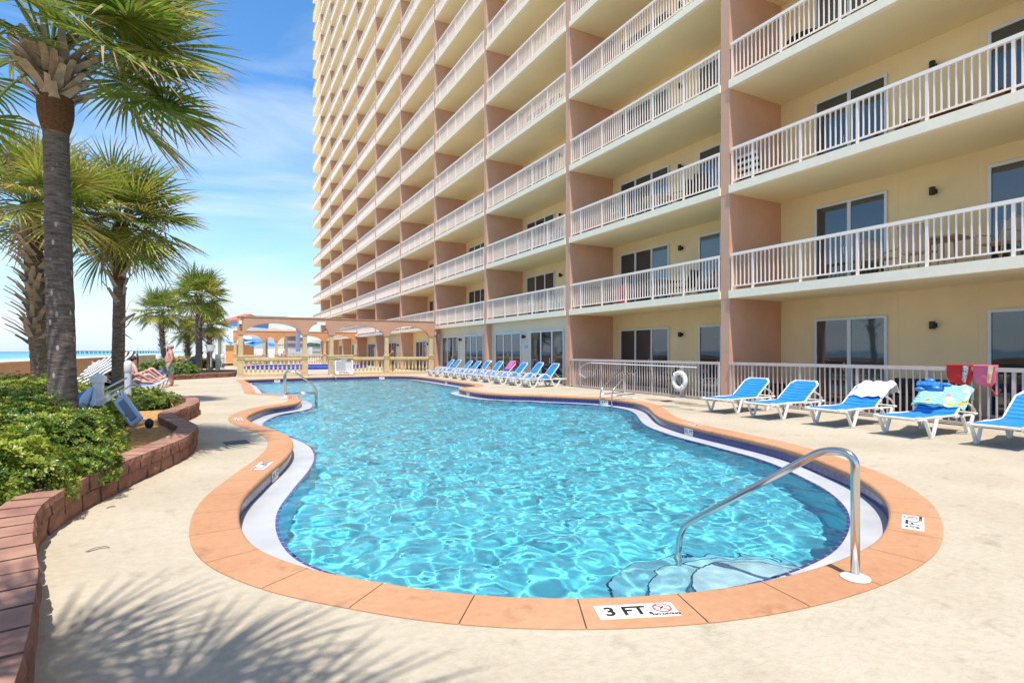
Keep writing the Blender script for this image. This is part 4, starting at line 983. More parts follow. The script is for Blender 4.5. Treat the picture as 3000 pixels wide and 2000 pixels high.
def block_wall(name, label, path, courses, hh, depth, blen, seed, grp=None):
    fine = rs_open(path, .02); sm = fine
    for _ in range(30): sm = [sm[0]]+[(sm[i-1]+sm[i]*2+sm[i+1])/4 for i in range(1, len(sm)-1)]+[sm[-1]]
    t = thing(name, label, 'retaining wall', path[len(path)//2], group=grp); blen0 = blen; rr = random.Random(seed); per_ = len(sm)
    for c in range(courses):
        b = MB(); blen = blen0*(.8 if c == courses-1 else 1); k = int(blen/.02); i = -(k//2) if c % 2 else 0; z0 = c*hh; capc = c == courses-1
        while i < per_-3:
            a, e = max(0, i), min(per_-1, i+k-1)
            if e-a > 3:
                pa_, pe_ = sm[a], sm[e]; d = (pe_-pa_).normalized(); n_ = Vector((-d.y, d.x, 0)); pm = (pa_+pe_)/2
                j = (rr.random()-.5)*.012; tt = [0, .25, .5, .75, 1]; lvl = [0, .35, .7, 1]; vs = []; g = .004
                bot = z0+.002; tp = z0+hh-.004
                for u in tt:
                    q = pa_.lerp(pe_, .012+.976*u)
                    for l in lvl:
                        ed = .012 if (u in (0,1) or l in (0,1)) else 0
                        bump_ = (rr.random()-.5)*.016 if not (l == 1 and capc) else 0
                        o_ = q-n_*(.0+j-ed+bump_+(.006 if capc else 0)); vs.append((o_.x, o_.y, bot+(tp-bot)*l))
                nb_ = len(vs)
                for u in tt: q = pa_.lerp(pe_, .012+.976*u)+n_*depth; vs.append((q.x, q.y, tp)); vs.append((q.x, q.y, bot))
                fs = []; ms = []
                for q in range(4):
                    for l in range(3): fs.append((q*4+l, (q+1)*4+l, (q+1)*4+l+1, q*4+l+1)); ms.append(0)
                    fs.append((q*4+3, (q+1)*4+3, nb_+(q+1)*2, nb_+q*2)); ms.append(1)
                    fs.append((nb_+q*2, nb_+(q+1)*2, nb_+(q+1)*2+1, nb_+q*2+1)); ms.append(0)
                fs.append((0,1,2,3, nb_, nb_+1)); ms.append(0); fs.append((16,17,18,19, nb_+8, nb_+9)[::-1]); ms.append(0)
                base_ = len(b.f); b.add(vs, fs)
                for q, mm_ in enumerate(ms): b.m[base_+q] = mm_
            i += k
        b.build('block_course' if not capc else 'cap_course', [M['block'], M['blockt']], t)
    return sm
sm1 = block_wall('planter_wall', 'curving low red split face block wall round the front shrub bed', path, 2, .15, .27, .34, 3)
# note: the planting side is on the left of the path
wl2 = [G(440,1112.5), G(510,1113.6), G(560,1110.5), G(620,1107), G(690,1103.2)]
block_wall('planter_wall', 'straight low block wall in front of the far palms ending at the arcade', wl2, 2, .13, .27, .42, 4)
wl3 = [G(560,1076), G(620,1073), G(665,1071.5), G(690,1070.5)]
block_wall('planter_wall', 'short low block wall farthest back beyond the bucket sign', wl3, 2, .13, .27, .42, 5)
# soil and mulch inside the bed
ip = [p for p in sm1[::8]]; poly = [(p.x, p.y) for p in ip]
def offp(pts, d):
    out = []
    for i in range(len(pts)):
        a, c = pts[max(0, i-1)], pts[min(len(pts)-1, i+1)]; t = (Vector(c)-Vector(a)).normalized(); out.append((pts[i][0]-t.y*d, pts[i][1]+t.x*d))
    return out
inner = offp(poly, .24); bed = inner+[(-6.4, inner[-1][1]), (-6.4, -2.0), (inner[0][0]-.3, -2.0)]
b = MB(); o2 = [Vector((x, y, 0)) for x, y in bed]; tr = geometry.tessellate_polygon([o2]); b.add([(x, y, .17) for x, y in bed], [tuple(t) for t in tr])
b.build('mulch_bed', M['mulch'], kind='structure')
b = MB(); rr = random.Random(8)
mc_ = G(430,1275,.2)
for i in range(2600):
    a = rr.random()*6.283; r = 1.5*math.sqrt(rr.random()); p = Vector((mc_.x+r*math.cos(a)*.9, mc_.y+r*math.sin(a)*1.3, .175+.02*rr.random()))
    if not inside(p.x, p.y, bed): continue
    a2 = rr.random()*6.283; l = .05+.06*rr.random(); d = Vector((math.cos(a2), math.sin(a2), (rr.random()-.4)*.3))*l; s_ = Vector((-d.y, d.x, 0)).normalized()*.0016
    b.add([p-d-s_, p-d+s_, p+d+s_, p+d-s_], [(0,1,2,3)])
tag(b.build('pine_straw', mat('dry pine straw', (.70,.40,.14), .8, var=.5, vs=20)), kind='stuff')
bed2 = [(p.x, p.y) for p in (G(440,1112.5), G(690,1103.2))]+[(p.x, p.y) for p in (P(694,1029,37.5), P(400,1029,37.5))]
b = MB(); b.prism([(x, y) for x, y in bed2][::1], .0, .2); b.build('soil_bed', M['soil'], kind='structure')
# ---- shrubs ----
M['leaf'] = leafmat('glossy shrub leaf', (.045,.105,.014), (.14,.21,.025), .25, .30, 2.2)
M['leafy'] = leafmat('young yellow shrub leaf', (.27,.34,.03), (.36,.38,.05), .30, .35, 2.5)
def shrub(label, c, rx, ry, h, seed, size=.042, dens=330, yel=.25, rot=0.0, grp='glossy shrubs in the planter beds', core=True):
    rr = random.Random(seed); t = thing('shrub', label, 'shrub', c, group=grp); c = Vector(c); b = MB()
    area = math.pi*rx*ry+2*math.pi*((rx+ry)/2)*h*.7; n = int(area*dens); cr_, sr_ = math.cos(rot), math.sin(rot)
    for i in range(n):
        a = rr.random()*6.283; u = rr.random(); ph = math.acos(1-u*1.0)  # upper half
        dep = 1-.16*rr.random()**2
        lump = 1+.34*noise.noise(Vector((math.cos(a)*2.6+seed, math.sin(a)*2.6, ph*3.0)))
        nx_, ny_, nz_ = math.sin(ph)*math.cos(a), math.sin(ph)*math.sin(a), math.cos(ph)
        x, y, z = rx*nx_**1*lump*dep, ry*ny_*lump*dep, h*max(0, nz_)**.75*lump*dep
        p = c+Vector((x*cr_-y*sr_, x*sr_+y*cr_, z+.02)); nrm = Vector((nx_*cr_/rx-ny_*sr_/ry, nx_*sr_/rx+ny_*cr_/ry, nz_/h)).normalized()
        ax = (nrm+Vector((rr.random()-.5, rr.random()-.5, rr.random()*.7))*.9).normalized(); s1 = ax.cross(Vector((.3,.2,1))).normalized(); s2 = ax.cross(s1)
        mi = 1 if rr.random() < yel*(1.5 if nz_ > .6 else .5) else 0; k = 6 if size > .03 else 4; sz = size*(.75+.5*rr.random())
        for q in range(k):
            an = q*6.283/k+rr.random()*.5; dr = (s1*math.cos(an)+s2*math.sin(an)+ax*(.25+.6*rr.random())).normalized(); sd = dr.cross(ax)
            if sd.length < .05: continue
            sd.normalize(); l = sz*(.8+.4*rr.random()); w = l*.24; o = p+dr*sz*.15; m1 = o+dr*l*.6; tip = o+dr*l-ax*l*.12; up_ = ax*(-l*.05)
            b.add([o, m1-sd*w, tip, m1+sd*w, m1+up_], [(0,1,4), (1,2,4), (2,3,4), (3,0,4)], mi)
    b.build('foliage', [M['leaf'], M['leafy']], t)
    if core:  # solid filler mound; shade inside the shrub is put into its dark colour
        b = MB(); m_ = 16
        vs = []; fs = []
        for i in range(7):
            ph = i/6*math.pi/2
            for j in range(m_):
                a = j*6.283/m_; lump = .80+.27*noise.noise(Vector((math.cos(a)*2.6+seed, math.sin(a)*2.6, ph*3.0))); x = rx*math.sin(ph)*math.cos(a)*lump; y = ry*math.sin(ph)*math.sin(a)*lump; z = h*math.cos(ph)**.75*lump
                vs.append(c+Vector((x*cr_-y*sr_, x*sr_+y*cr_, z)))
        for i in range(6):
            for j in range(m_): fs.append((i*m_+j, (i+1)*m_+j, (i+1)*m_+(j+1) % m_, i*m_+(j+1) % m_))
        b.add(vs, fs); b.build('inner_core', M.get('twig') or M.setdefault('twig', mat('shaded foliage core', (.022,.04,.010), .9, var=.5, vs=25, bump=1, bs=50)), t)
    return t
def S_(px, py, z, *a, **k): q = G(px, py, .17); return q
sh = [('large glossy shrub mound at the left edge of the front bed', (95,1345), .95, .70, .50), ('yellow tipped shrub at the very left edge nearest the camera', (-20,1470), .62, .50, .40), ('green shrub mound in front of the tall near palm', (175,1308), .72, .52, .40),
      ('low shrub tongue beside the pine straw', (205,1412), .42, .40, .22), ('bright shrub at the left foot of the near palm', (30,1270), 1.2, .8, .50), ('yellow green shrub between palm and white post', (120,1215), 1.3, .8, .52), ('leafy shrub under the folded lift arms', (285,1252), .55, .5, .42),
      ('dark shrub behind the lift seat, near the wall corner', (405,1196), .9, .65, .30), ('shrub behind the tall palm by the striped umbrella', (280,1185), 1.4, .9, .28), ('shrub against the orange parapet at the far left', (40,1185), 1.6, .9, .50), ('dark small shrub by the second wall bend', (445,1180), .5, .45, .20), ('shrub just beyond the left edge of view', (-190,1400), 1.0, .8, .5)]
for i, (lb, (px, py), rx, ry, h) in enumerate(sh):
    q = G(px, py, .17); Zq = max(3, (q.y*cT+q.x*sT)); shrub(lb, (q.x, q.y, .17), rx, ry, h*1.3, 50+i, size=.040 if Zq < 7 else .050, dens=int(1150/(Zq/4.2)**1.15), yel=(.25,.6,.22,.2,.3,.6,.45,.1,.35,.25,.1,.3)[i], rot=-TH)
for i, (lb, px, Z, rx, h) in enumerate((('far shrub beside the standing man, by the block wall', 532, 29.8, .95, .72), ('shrub behind the navy bag left of the standing man', 458, 31.0, 1.1, .75), ('rounded shrub behind the far sunbathers', 522, 36.5, 1.3, .95), ('shrub at the foot of the palm nearest the arcade', 600, 41, 1.3, .75))):
    q = P(px, 1029, Z); shrub(lb, (q.x, q.y, .18), rx, rx*.8, h, 80+i, size=.075, dens=110, yel=.3, rot=-TH)
# ================= loungers, rails, people, small things =================
def LM(o, x, y=0, z=0, rz=0): return None
# --- sling lounger with V legs (x: foot 0 -> head 1.95, y across) ---
def ve(b, x0, x1, xb, y, z, w=.055, t=.03):     # V leg lying in a lengthwise plane
    b.bar((x0, y, z), (xb-.03, y, .03), t, w, up=(0,1,0)); b.bar((x1, y, z), (xb+.03, y, .03), t, w, up=(0,1,0)); b.bar((xb-.06, y, .022), (xb+.06, y, .022), t+.012, .044)
def sling_lounger(label, loc, rz, back=36, grp='blue sling loungers along the railing'):
    t = thing('sun_lounger', label, 'sun lounger', loc, rz, grp); hw = .33; zs = .33
    b = MB()
    for s in (-1, 1):
        b.tube([(0.03, s*hw, zs), (.5, s*hw, zs+.01), (1.18, s*hw, zs+.01)], .021, 8); 
        b.tube([(1.18, s*hw, zs), (1.6, s*hw, zs-.005), (1.88, s*hw, zs+.01)], .021, 8)
    b.tube([(.03, -hw, zs), (.0, -hw+.06, zs), (.0, hw-.06, zs), (.03, hw, zs)], .024, 8); b.tube([(1.88, -hw, zs+.01), (1.92, 0, zs+.01), (1.88, hw, zs+.01)], .021, 8)
    for s in (-1, 1):
        for x in (.06, .62, 1.16): b.box(x-.07, x+.07, s*hw-.032, s*hw+.032, zs-.03, zs+.032)
    b.build('frame', M['resin'], t, world=False, bevel=.008)
    for s in (-1, 1):
        for x0, x1, xb in ((.16, .52, .36), (1.30, 1.66, 1.50)):
            c = MB(); ve(c, x0, x1, xb, s*(hw+.035), zs-.01); c.build('leg', M['resin'], t, world=False, bevel=.008)
    # sling: seat then back, one curved sheet
    a = R(back); pts = [(.05, zs+.022), (.30, zs+.012), (.75, zs+.002), (1.05, zs+.012), (1.16, zs+.03)]
    for q in range(1, 8): pts.append((1.16+math.cos(a)*.10*q, zs+.03+math.sin(a)*.10*q))
    b = MB(); A = []; B = []; C = []
    rows = []
    for i, (x, z) in enumerate(pts):
        w = hw-.012 if i < len(pts)-1 else hw-.09
        rows.append([(x, y*w, z-.018*(1-abs(y))) for y in (-1, -.97, -.6, 0, .6, .97, 1)])
    for i in range(len(rows)-1): b.strip(rows[i], rows[i+1])
    o = b.build('sling', M['sling'], t, world=False, smooth=True); sm_ = o.modifiers.new('solid', 'SOLIDIFY'); sm_.thickness = .012
    b = MB(); x9, z9 = pts[-1]; xb0, zb0 = pts[5]
    b.tube([(1.16, -hw, zs+.02), (xb0, -hw, zb0), (x9-.12*math.cos(a), -hw, z9-.12*math.sin(a)), (x9-.01, -hw+.07, z9), (x9-.01, hw-.07, z9), (x9-.12*math.cos(a), hw, z9-.12*math.sin(a)), (xb0, hw, zb0), (1.16, hw, zs+.02)], .019, 8)
    for s in (-1, 1): b.bar((x9-.10*math.cos(a), s*(hw-.02), z9-.10*math.sin(a)), (x9, s*(hw-.11), z9+.005), .05, .03)
    for s in (-1, 1): b.tube([(1.16+.35*math.cos(a), s*(hw+.01), zs+.03+.35*math.sin(a)), (1.62, s*(hw+.03), zs+.16), (1.74, s*(hw+.03), zs+.06)], .019, 7)
    b.build('backrest_frame', M['resin'], t, world=False, bevel=0)
    return t
spots = [(10.18, 9.05, 4, 'first blue sling lounger, foot beside the peach column'), (10.10, 7.83, 1, 'second empty blue sling lounger from the peach column'), (10.20, 6.46, -1, 'blue sling lounger with a white towel over its backrest'),
         (10.07, 5.10, -2, 'blue sling lounger draped with the fruit print towel'), (10.15, 3.78, 0, 'blue sling lounger nearest the camera at the right edge')]
s0 = None
for x, y, a, lb in spots: sling_lounger(lb, (x, y, 0), R(a))
# --- moulded resin lounger with arched arms ---
def arch_lounger(label, loc, rz, grp='resin loungers lined up by the glass doors', back=48):
    t = thing('resin_lounger', label, 'sun lounger', loc, rz, grp); hw = .31; zs = .31
    for s in (-1, 1):
        b = MB(); y = s*hw
        # side profile: foot leg, arched arm, rear leg as one ribbon
        prof = [(0,zs+.02),(.10,zs),(.16,.10),(.22,.02),(.34,.02),(.42,.10),(.55,.36),(.72,.50),(.90,.52),(1.06,.42),(1.20,.20),(1.30,.02),(1.42,.02),(1.52,.18),(1.60,zs-.02),(1.85,zs)]
        pr = catmull2(prof, 3); b2 = [(x, y, z) for x, z in pr]
        for p, q in zip(b2, b2[1:]): b.bar(p, q, .05, .045, up=(0,1,0))
        b.build('side_frame', M['resin'], t, world=False, smooth=False)
    b = MB(); b.box(-.02, .06, -hw, hw, zs-.03, zs+.03); b.box(.14, .18, -hw+.02, hw-.02, .10, .16)
    for s in (-1, 1): b.box(.0, 1.9, s*hw-.03, s*hw+.03, zs-.02, zs+.02)
    b.box(1.84, 1.90, -hw, hw, zs-.03, zs+.02); b.build('seat_frame', M['resin'], t, world=False, bevel=.008)
    a = R(back); pts = [(.06, zs+.03), (.5, zs+.02), (.95, zs+.025), (1.08, zs+.04)]+[(1.08+math.cos(a)*.11*q, zs+.04+math.sin(a)*.11*q) for q in range(1, 8)]
    b = MB(); rows = [[(x, yy*(hw-.035 if i < len(pts)-1 else hw-.10), z-.02*(1-abs(yy))) for yy in (-1,-.5,0,.5,1)] for i, (x, z) in enumerate(pts)]
    for r0_, r1_ in zip(rows, rows[1:]): b.strip(r0_, r1_)
    o = b.build('sling', M['sling'], t, world=False, smooth=True); sm_ = o.modifiers.new('solid', 'SOLIDIFY'); sm_.thickness = .012
    x9, z9 = pts[-1]; b = MB(); h2 = hw-.02
    b.tube([(1.10, -h2, zs+.05), (x9-.10*math.cos(a), -h2, z9-.10*math.sin(a)), (x9, -h2+.07, z9+.01), (x9, h2-.07, z9+.01), (x9-.10*math.cos(a), h2, z9-.10*math.sin(a)), (1.10, h2, zs+.05)], .02, 6)
    for s in (-1, 1): b.tube([(1.36, s*.2, zs+.30), (1.62, s*.2, zs+.02)], .014, 5)
    b.build('backrest_frame', M['resin'], t, world=False)
    return t
def catmull2(p, k):
    out = []
    for i in range(len(p)-1):
        p0 = p[max(0, i-1)]; p1 = p[i]; p2 = p[i+1]; p3 = p[min(len(p)-1, i+2)]
        for j in range(k):
            t = j/k; out.append(tuple(.5*((2*p1[c])+(-p0[c]+p2[c])*t+(2*p0[c]-5*p1[c]+4*p2[c]-p3[c])*t*t+(-p0[c]+3*p1[c]-3*p2[c]+p3[c])*t**3) for c in (0, 1)))
    out.append(p[-1]); return out
ords = ['nearest', 'second nearest', 'third nearest', None, None, None, None, 'third farthest', 'second farthest', 'farthest']
lbs = {3: 'arched arm lounger with the pink towel hung on its back', 4: 'arched arm lounger between the pink and white towel loungers', 5: 'arched arm lounger draped with the white striped towel', 6: 'arched arm lounger just beyond the white towel'}
for i in range(10):
    y = 19.25+1.285*i; lb = lbs.get(i) or '%s arched arm lounger of the row at the glass doors' % ords[i]
    arch_lounger(lb, (10.75+.05*math.sin(i*2.1), y, 0), R(2*math.sin(i*3.3)), back=48+3*math.sin(i*1.7))
# --- sunbathers' loungers on the beach side, heads towards the parapet ---
LX = -1.95
for i, lb in enumerate(('beach side lounger nearest the camera, woman lying on it', 'second beach side lounger under the seated woman', 'third beach side lounger, red capped sunbather on it', 'fourth beach side lounger, next to last', 'fifth beach side lounger beside the standing man')):
    arch_lounger(lb, (LX+.03*math.sin(i*2), 22.0+1.33*i, 0), R(180), grp='resin loungers on the beach side', back=40)
arch_lounger('resin lounger of the two far sunbathers behind the round shrub', tuple(P(548, 1029, 35.5)[:2])+(0.2,), R(205), grp='resin loungers on the beach side', back=45)

# --- towels and vests ---
def cloth_mat(name, kind_):
    m = bpy.data.materials.new(name); m.use_nodes = True; N, L = nodes(m); p = N['Principled BSDF']; p.inputs['Roughness'].default_value = .9
    tc = N.new('ShaderNodeTexCoord'); rp = N.new('ShaderNodeValToRGB'); rp.color_ramp.interpolation = 'CONSTANT'; e = rp.color_ramp.elements
    if kind_ == 'floral':
        v = N.new('ShaderNodeTexVoronoi'); v.inputs['Scale'].default_value = 7.5; L.new(tc.outputs['Object'], v.inputs['Vector'])
        r1 = N.new('ShaderNodeValToRGB'); r1.color_ramp.interpolation = 'CONSTANT'; q = r1.color_ramp.elements; q[0].color = (.75,.36,.04,1); q[1].position = .28; q[1].color = (.80,.30,.30,1); x = q.new(.45); x.color = (.85,.80,.62,1); x = q.new(.62); x.color = (.10,.25,.06,1); x = q.new(.8); x.color = (.85,.55,.06,1)
        sp = N.new('ShaderNodeSeparateColor'); L.new(v.outputs['Color'], sp.inputs[0]); L.new(sp.outputs[0], r1.inputs[0])
        n = N.new('ShaderNodeTexNoise'); n.inputs['Scale'].default_value = 22; L.new(tc.outputs['Object'], n.inputs['Vector'])
        ad = N.new('ShaderNodeMath'); ad.operation = 'MULTIPLY_ADD'; ad.inputs[1].default_value = .25; L.new(n.outputs[0], ad.inputs[0]); L.new(v.outputs['Distance'], ad.inputs[2])
        mr = N.new('ShaderNodeMath'); mr.operation = 'LESS_THAN'; mr.inputs[1].default_value = .52; L.new(ad.outputs[0], mr.inputs[0])
        mx = N.new('ShaderNodeMix'); mx.data_type = 'RGBA'; mx.inputs[6].default_value = (.30,.66,.66,1); L.new(mr.outputs[0], mx.inputs[0]); L.new(r1.outputs[0], mx.inputs[7]); L.new(mx.outputs[2], p.inputs['Base Color']); return m
    w = N.new('ShaderNodeTexWave'); w.bands_direction = 'Y'; w.inputs['Scale'].default_value = {'pink': 1.1, 'white': 2.0}[kind_]; w.inputs['Distortion'].default_value = .6; L.new(tc.outputs['Object'], w.inputs[0]); L.new(w.outputs[1], rp.inputs[0])
    if kind_ == 'pink': e[0].color = (.80,.07,.22,1); e[1].position = .55; e[1].color = (.85,.22,.38,1); x = e.new(.72); x.color = (.35,.45,.75,1); x = e.new(.86); x.color = (.02,.12,.5,1)
    else: e[0].color = (.8,.8,.78,1); e[1].position = .7; e[1].color = (.30,.55,.72,1); x = e.new(.85); x.color = (.80,.80,.78,1)
    L.new(rp.outputs[0], p.inputs['Base Color']); return m
def drape(name, label, loc, rz, back, w, front, behind, m, x0=1.16, zs=.33, blen=.70, skew=0.0, grp=None):
    """a towel over the top of a backrest: hangs 'front' down the front and 'behind' down the back"""
    t = thing(name, label, name.replace('_', ' '), loc, rz, grp); a = R(back); b = MB(); rows = []; rr = random.Random(len(label))
    top = Vector((x0+math.cos(a)*blen, 0, zs+.05+math.sin(a)*blen)); k1, k2, kw = 9, 5, 11
    for i in range(k1+1):
        s = front*(1-i/k1); rows.append((top.x-math.cos(a)*s, top.z-math.sin(a)*s+.015, s))
    rows.append((top.x+.03, top.z+.03, 0)); 
    for i in range(1, k2+1): s = behind*i/k2; rows.append((top.x+.06+.02*i/k2, top.z+.01-s, s))
    R_ = []
    for i, (x, z, s) in enumerate(rows):
        row = []
        for j in range(kw+1):
            u = j/kw*2-1; wob = .020*math.sin(j*1.7+i*.5)+.012*math.sin(j*3.1-i)+.012*rr.random(); over = max(0, abs(u)-.86)*.5
            row.append((x+wob-skew*u*.06+math.sin(a)*-.004, u*w/2*(1+.03*math.sin(i*.9))+skew*.03*i, z+wob*.8+.012-over*.5+skew*u*.05+(.015*math.sin(j*.8+i*.7) if i == 0 else 0)))
        R_.append(row)
    for p, q in zip(R_, R_[1:]): b.strip(p, q)
    o = b.build('cloth', m, t, world=False, smooth=True); sm_ = o.modifiers.new('solid', 'SOLIDIFY'); sm_.thickness = .012; sm_.offset = 1
    return t
M['wtowel'] = mat('white terry towel', (.80,.79,.77), .95, bump=.4, bs=150)
drape('towel', 'plain white towel over the third lounger backrest', (10.20, 6.46, 0), R(-1), 36, .70, .48, .2, M['wtowel'], skew=-.2)
drape('towel', 'turquoise towel with orange fruit and flowers on the fourth lounger', (10.07, 5.10, 0), R(-2), 36, .82, .60, .2, cloth_mat('fruit print towel', 'floral'), skew=.25)
drape('towel', 'pink and blue striped towel bunched on a far row lounger', (10.75, 19.25+1.285*3, 0), 0, 50, .60, .50, .3, cloth_mat('pink striped towel', 'pink'), x0=1.08, zs=.31, blen=.77)
drape('towel', 'white striped towel on a far row lounger', (10.72, 19.25+1.285*5, 0), 0, 47, .58, .62, .3, cloth_mat('white striped towel', 'white'), x0=1.08, zs=.31, blen=.77)
def slab_cloth(b, pts, th, mi=0):           # flat-ish padded panel from an outline in 3-D (fan)
    c = sum((Vector(p) for p in pts), Vector())/len(pts); n = (Vector(pts[1])-Vector(pts[0])).cross(Vector(pts[2])-Vector(pts[0])).normalized()*th
    m = len(pts); vs = [Vector(p) for p in pts]+[Vector(p)+n for p in pts]+[c-n*.5, c+n*1.7]
    fs = [(i, (i+1) % m, m+(i+1) % m, m+i) for i in range(m)]+[((i+1) % m, i, 2*m) for i in range(m)]+[(m+i, m+(i+1) % m, 2*m+1) for i in range(m)]
    b.add(vs, fs, mi)
xr = D-.01
def vest(label, y0, y1, main, trim, seed, zt=1.17, drop=.36):
    t = thing('swim_vest', label, 'swim vest', (xr, (y0+y1)/2, 0), group='children swim vests hung on the railing'); yc = (y0+y1)/2; w = (y1-y0)/2
    b = MB(); out = [(-1,.06),(1,.06),(1.08,-.25),(1.0,-.62),(.72,-.92),(.1,-1.0),(-.55,-1.08),(-.95,-.85),(-1.08,-.4)]
    for sx_ in (-1, 1): slab_cloth(b, [(xr+sx_*.052, yc+u*w, zt+v*drop*(1 if sx_ < 0 else .6)) for u, v in (out if sx_ > 0 else out[::-1])], .03)
    b.box(xr-.085, xr+.085, yc-w, yc+w, zt-.01, zt+.025); b.build('shell', main, t, bevel=.008)
    b = MB(); slab_cloth(b, [(xr-.092, yc-w*q, zt+v) for q, v in ((.95,.0),(.45,.01),(.35,-.30),(.62,-.33))], .012); b.build('front_panel', trim, t)
    b = MB(); b.tube([(xr-.09, yc-w*.4, zt-.25), (xr-.08, yc-w*.7, zt-.42), (xr-.07, yc-w*1.2, zt-.55), (xr-.08, yc-w*1.5, zt-.42)], .012, 6); b.build('strap', M['red'], t)
    return t
red = mat('red nylon', (.62,.015,.012), .5); pink = mat('pink nylon', (.80,.16,.26), .5); wd_ = mat('white and black trim', (.75,.75,.75), .6, var=.9, vs=30, col2=(.03,.03,.03)); yw_ = mat('yellow and white print', (.8,.75,.6), .6, vs=14, col2=(.75,.45,.05))
ya_, yb_ = FY(2849, xr), FY(2778, xr); vest('red swim vest with a black and white strip, hung on the rail', ya_, yb_, red, wd_, 1)
ya_, yb_ = FY(2920, xr), FY(2856, xr); vest('pink swim vest with yellow print hung right of the red one', ya_, yb_, pink, yw_, 2)
# blue arm-float vest lying on the fruit towel
t = thing('swim_vest', 'royal blue child swim vest lying on the fruit print towel', 'swim vest', (11.22, 5.10, .82)); b = MB()
b.box(-.10, .10, -.17, .19, -.06, .03, 0, Matrix.Rotation(R(36), 4, 'Y') @ Matrix.Translation((.0, 0, .02))); b.ball((.02, .02, .10), (.06, .08, .05), 12); b.ball((-.10, -.12, -.02), (.07, .08, .05), 12); b.ball((.06, -.20, .04), (.05, .10, .04), 12); b.ball((-.12, .12, -.05), (.07, .08, .04), 12)
b.build('shell', mat('royal blue nylon', (.01,.10,.42), .45, col2=(.05,.30,.60), vs=18), t, world=False, bevel=.03)

# --- stainless rails ---
def bend(pts, r, k=5):
    out = [Vector(pts[0])]
    for i in range(1, len(pts)-1):
        a, p, c = Vector(pts[i-1]), Vector(pts[i]), Vector(pts[i+1]); u = (a-p).normalized(); v = (c-p).normalized(); rr = min(r, (a-p).length*.49, (c-p).length*.49)
        s0_, s1_ = p+u*rr, p+v*rr
        for j in range(k+1): t = j/k; out.append(s0_*(1-t)**2+p*2*t*(1-t)+s1_*t*t)
    out.append(Vector(pts[-1])); return out
def rail_thing(label, A, B, pts, r=.024, bar=None, grp=None, flange=True, steel='steel'):
    """pts: (fraction from A to B, z)"""
    t = thing('handrail', label, 'handrail', (A.x, A.y, 0), group=grp); f = lambda u, z: Vector((A.x+(B.x-A.x)*u, A.y+(B.y-A.y)*u, z))
    b = MB(); b.tube(bend([f(u, z) for u, z in pts], .22, 8), r, 16); b.build('rail', M[steel], t, smooth=True)
    if bar is not None: b = MB(); b.tube([f(0, bar), f(1, bar)], r*.85, 12); b.build('cross_bar', M[steel], t, smooth=True)
    if flange: b = MB(); b.lathe([(0,.038),(.03,.038),(.055,.030),(.085,.018),(.088,.010),(.0,.010)], (A.x, A.y, .0), 28); b.build('flange', M['white'], t, smooth=True)
    return t
rail_thing('large near stainless handrail curving down into the steps', W(2.185,3.47), W(1.40,4.56), [(0,.01),(0,.80),(.14,.80),(.955,.02),(1.0,-.10),(1.0,-.62)], r=.0262)
a0, b0 = W(-7.0, 16.75), W(-6.05, 16.9); rail_thing('left side pool grab rail, nearer of the close pair', a0, b0, [(0,.01),(0,.82),(.30,.82),(1.0,.33),(1.0,-.9)], bar=.14, grp='paired grab rails on the left pool edge')
a0, b0 = W(-7.14, 17.2), W(-6.25, 17.35); rail_thing('left side pool grab rail, farther of the close pair', a0, b0, [(0,.01),(0,.82),(.30,.82),(1.0,.33),(1.0,-.9)], bar=.14, grp='paired grab rails on the left pool edge')
a0, b0 = W(3.75, 16.7), W(2.92, 15.95); rail_thing('right pool ladder rail, nearer of the two by the 4 FT plate', a0, b0, [(0,.01),(0,.80),(.28,.80),(1.0,.28),(1.0,-1.0)], bar=.15, grp='ladder rails by the 4 FT plate', r=.02)
a0, b0 = W(3.57, 17.4), W(2.67, 16.5); rail_thing('right pool ladder rail, farther of the two by the 4 FT plate', a0, b0, [(0,.01),(0,.80),(.28,.80),(1.0,.28),(1.0,-1.0)], bar=.15, grp='ladder rails by the 4 FT plate', r=.02)
a0, b0 = G(970,1100), G(984,1116,-.18); rail_thing('far thin handrail in front of the pool rules sign', a0, b0, [(0,.01),(0,.80),(.10,.80),(1.0,.1),(1.0,-1.0)], r=.022)
# drain plate
c = G(692,1296); t = thing('drain_cover', 'dark square drain cover in the deck by the first marker', 'drain cover', (c.x, c.y, 0), R(10)); b = MB(); b.box(-.17, .17, -.17, .17, .001, .008); b.build('plate', mat('dark cast plate', (.05,.045,.04), .6, bump=.6, bs=60), t, world=False)
# --- life ring, rope and reach pole ---
lx = D-.12; ly = FY(1991, lx); lz = .54
t = thing('life_ring', 'white life ring hung on the patio railing', 'life ring', (lx, ly, lz)); b = MB(); b.tube([(0, .240*math.cos(a), .240*math.sin(a)) for a in [i*math.pi/18 for i in range(36)]], .072, 14, closed=True); b.build('ring', M['white'], t, world=False, smooth=True)
b = MB(); 
for k in range(4):
    a = math.pi/4+k*math.pi/2; d = Vector((0, math.cos(a), math.sin(a)))
    tp_ = Vector((0, -math.sin(a), math.cos(a))); b.tube([d*.24+(d*math.cos(q)+Vector((1,0,0))*math.sin(q))*.077+tp_*.0 for q in [i*math.pi/8 for i in range(17)]], .014, 6)
b.build('band', M['frame'], t, world=False)
b = MB(); ro = [Vector((-.02, .33*math.cos(a), .33*math.sin(a)-.03*abs(math.sin(2*a)))) for a in [R(-130)+i*R(80)/12 for i in range(13)]]; b.tube(ro, .009, 6); b.build('grab_line', M['white'], t, world=False)
rope = thing('rope_coil', 'coil of black flecked white rope hanging inside the life ring', 'rope', (lx+.06, ly, .6)); b = MB(); rr = random.Random(2)
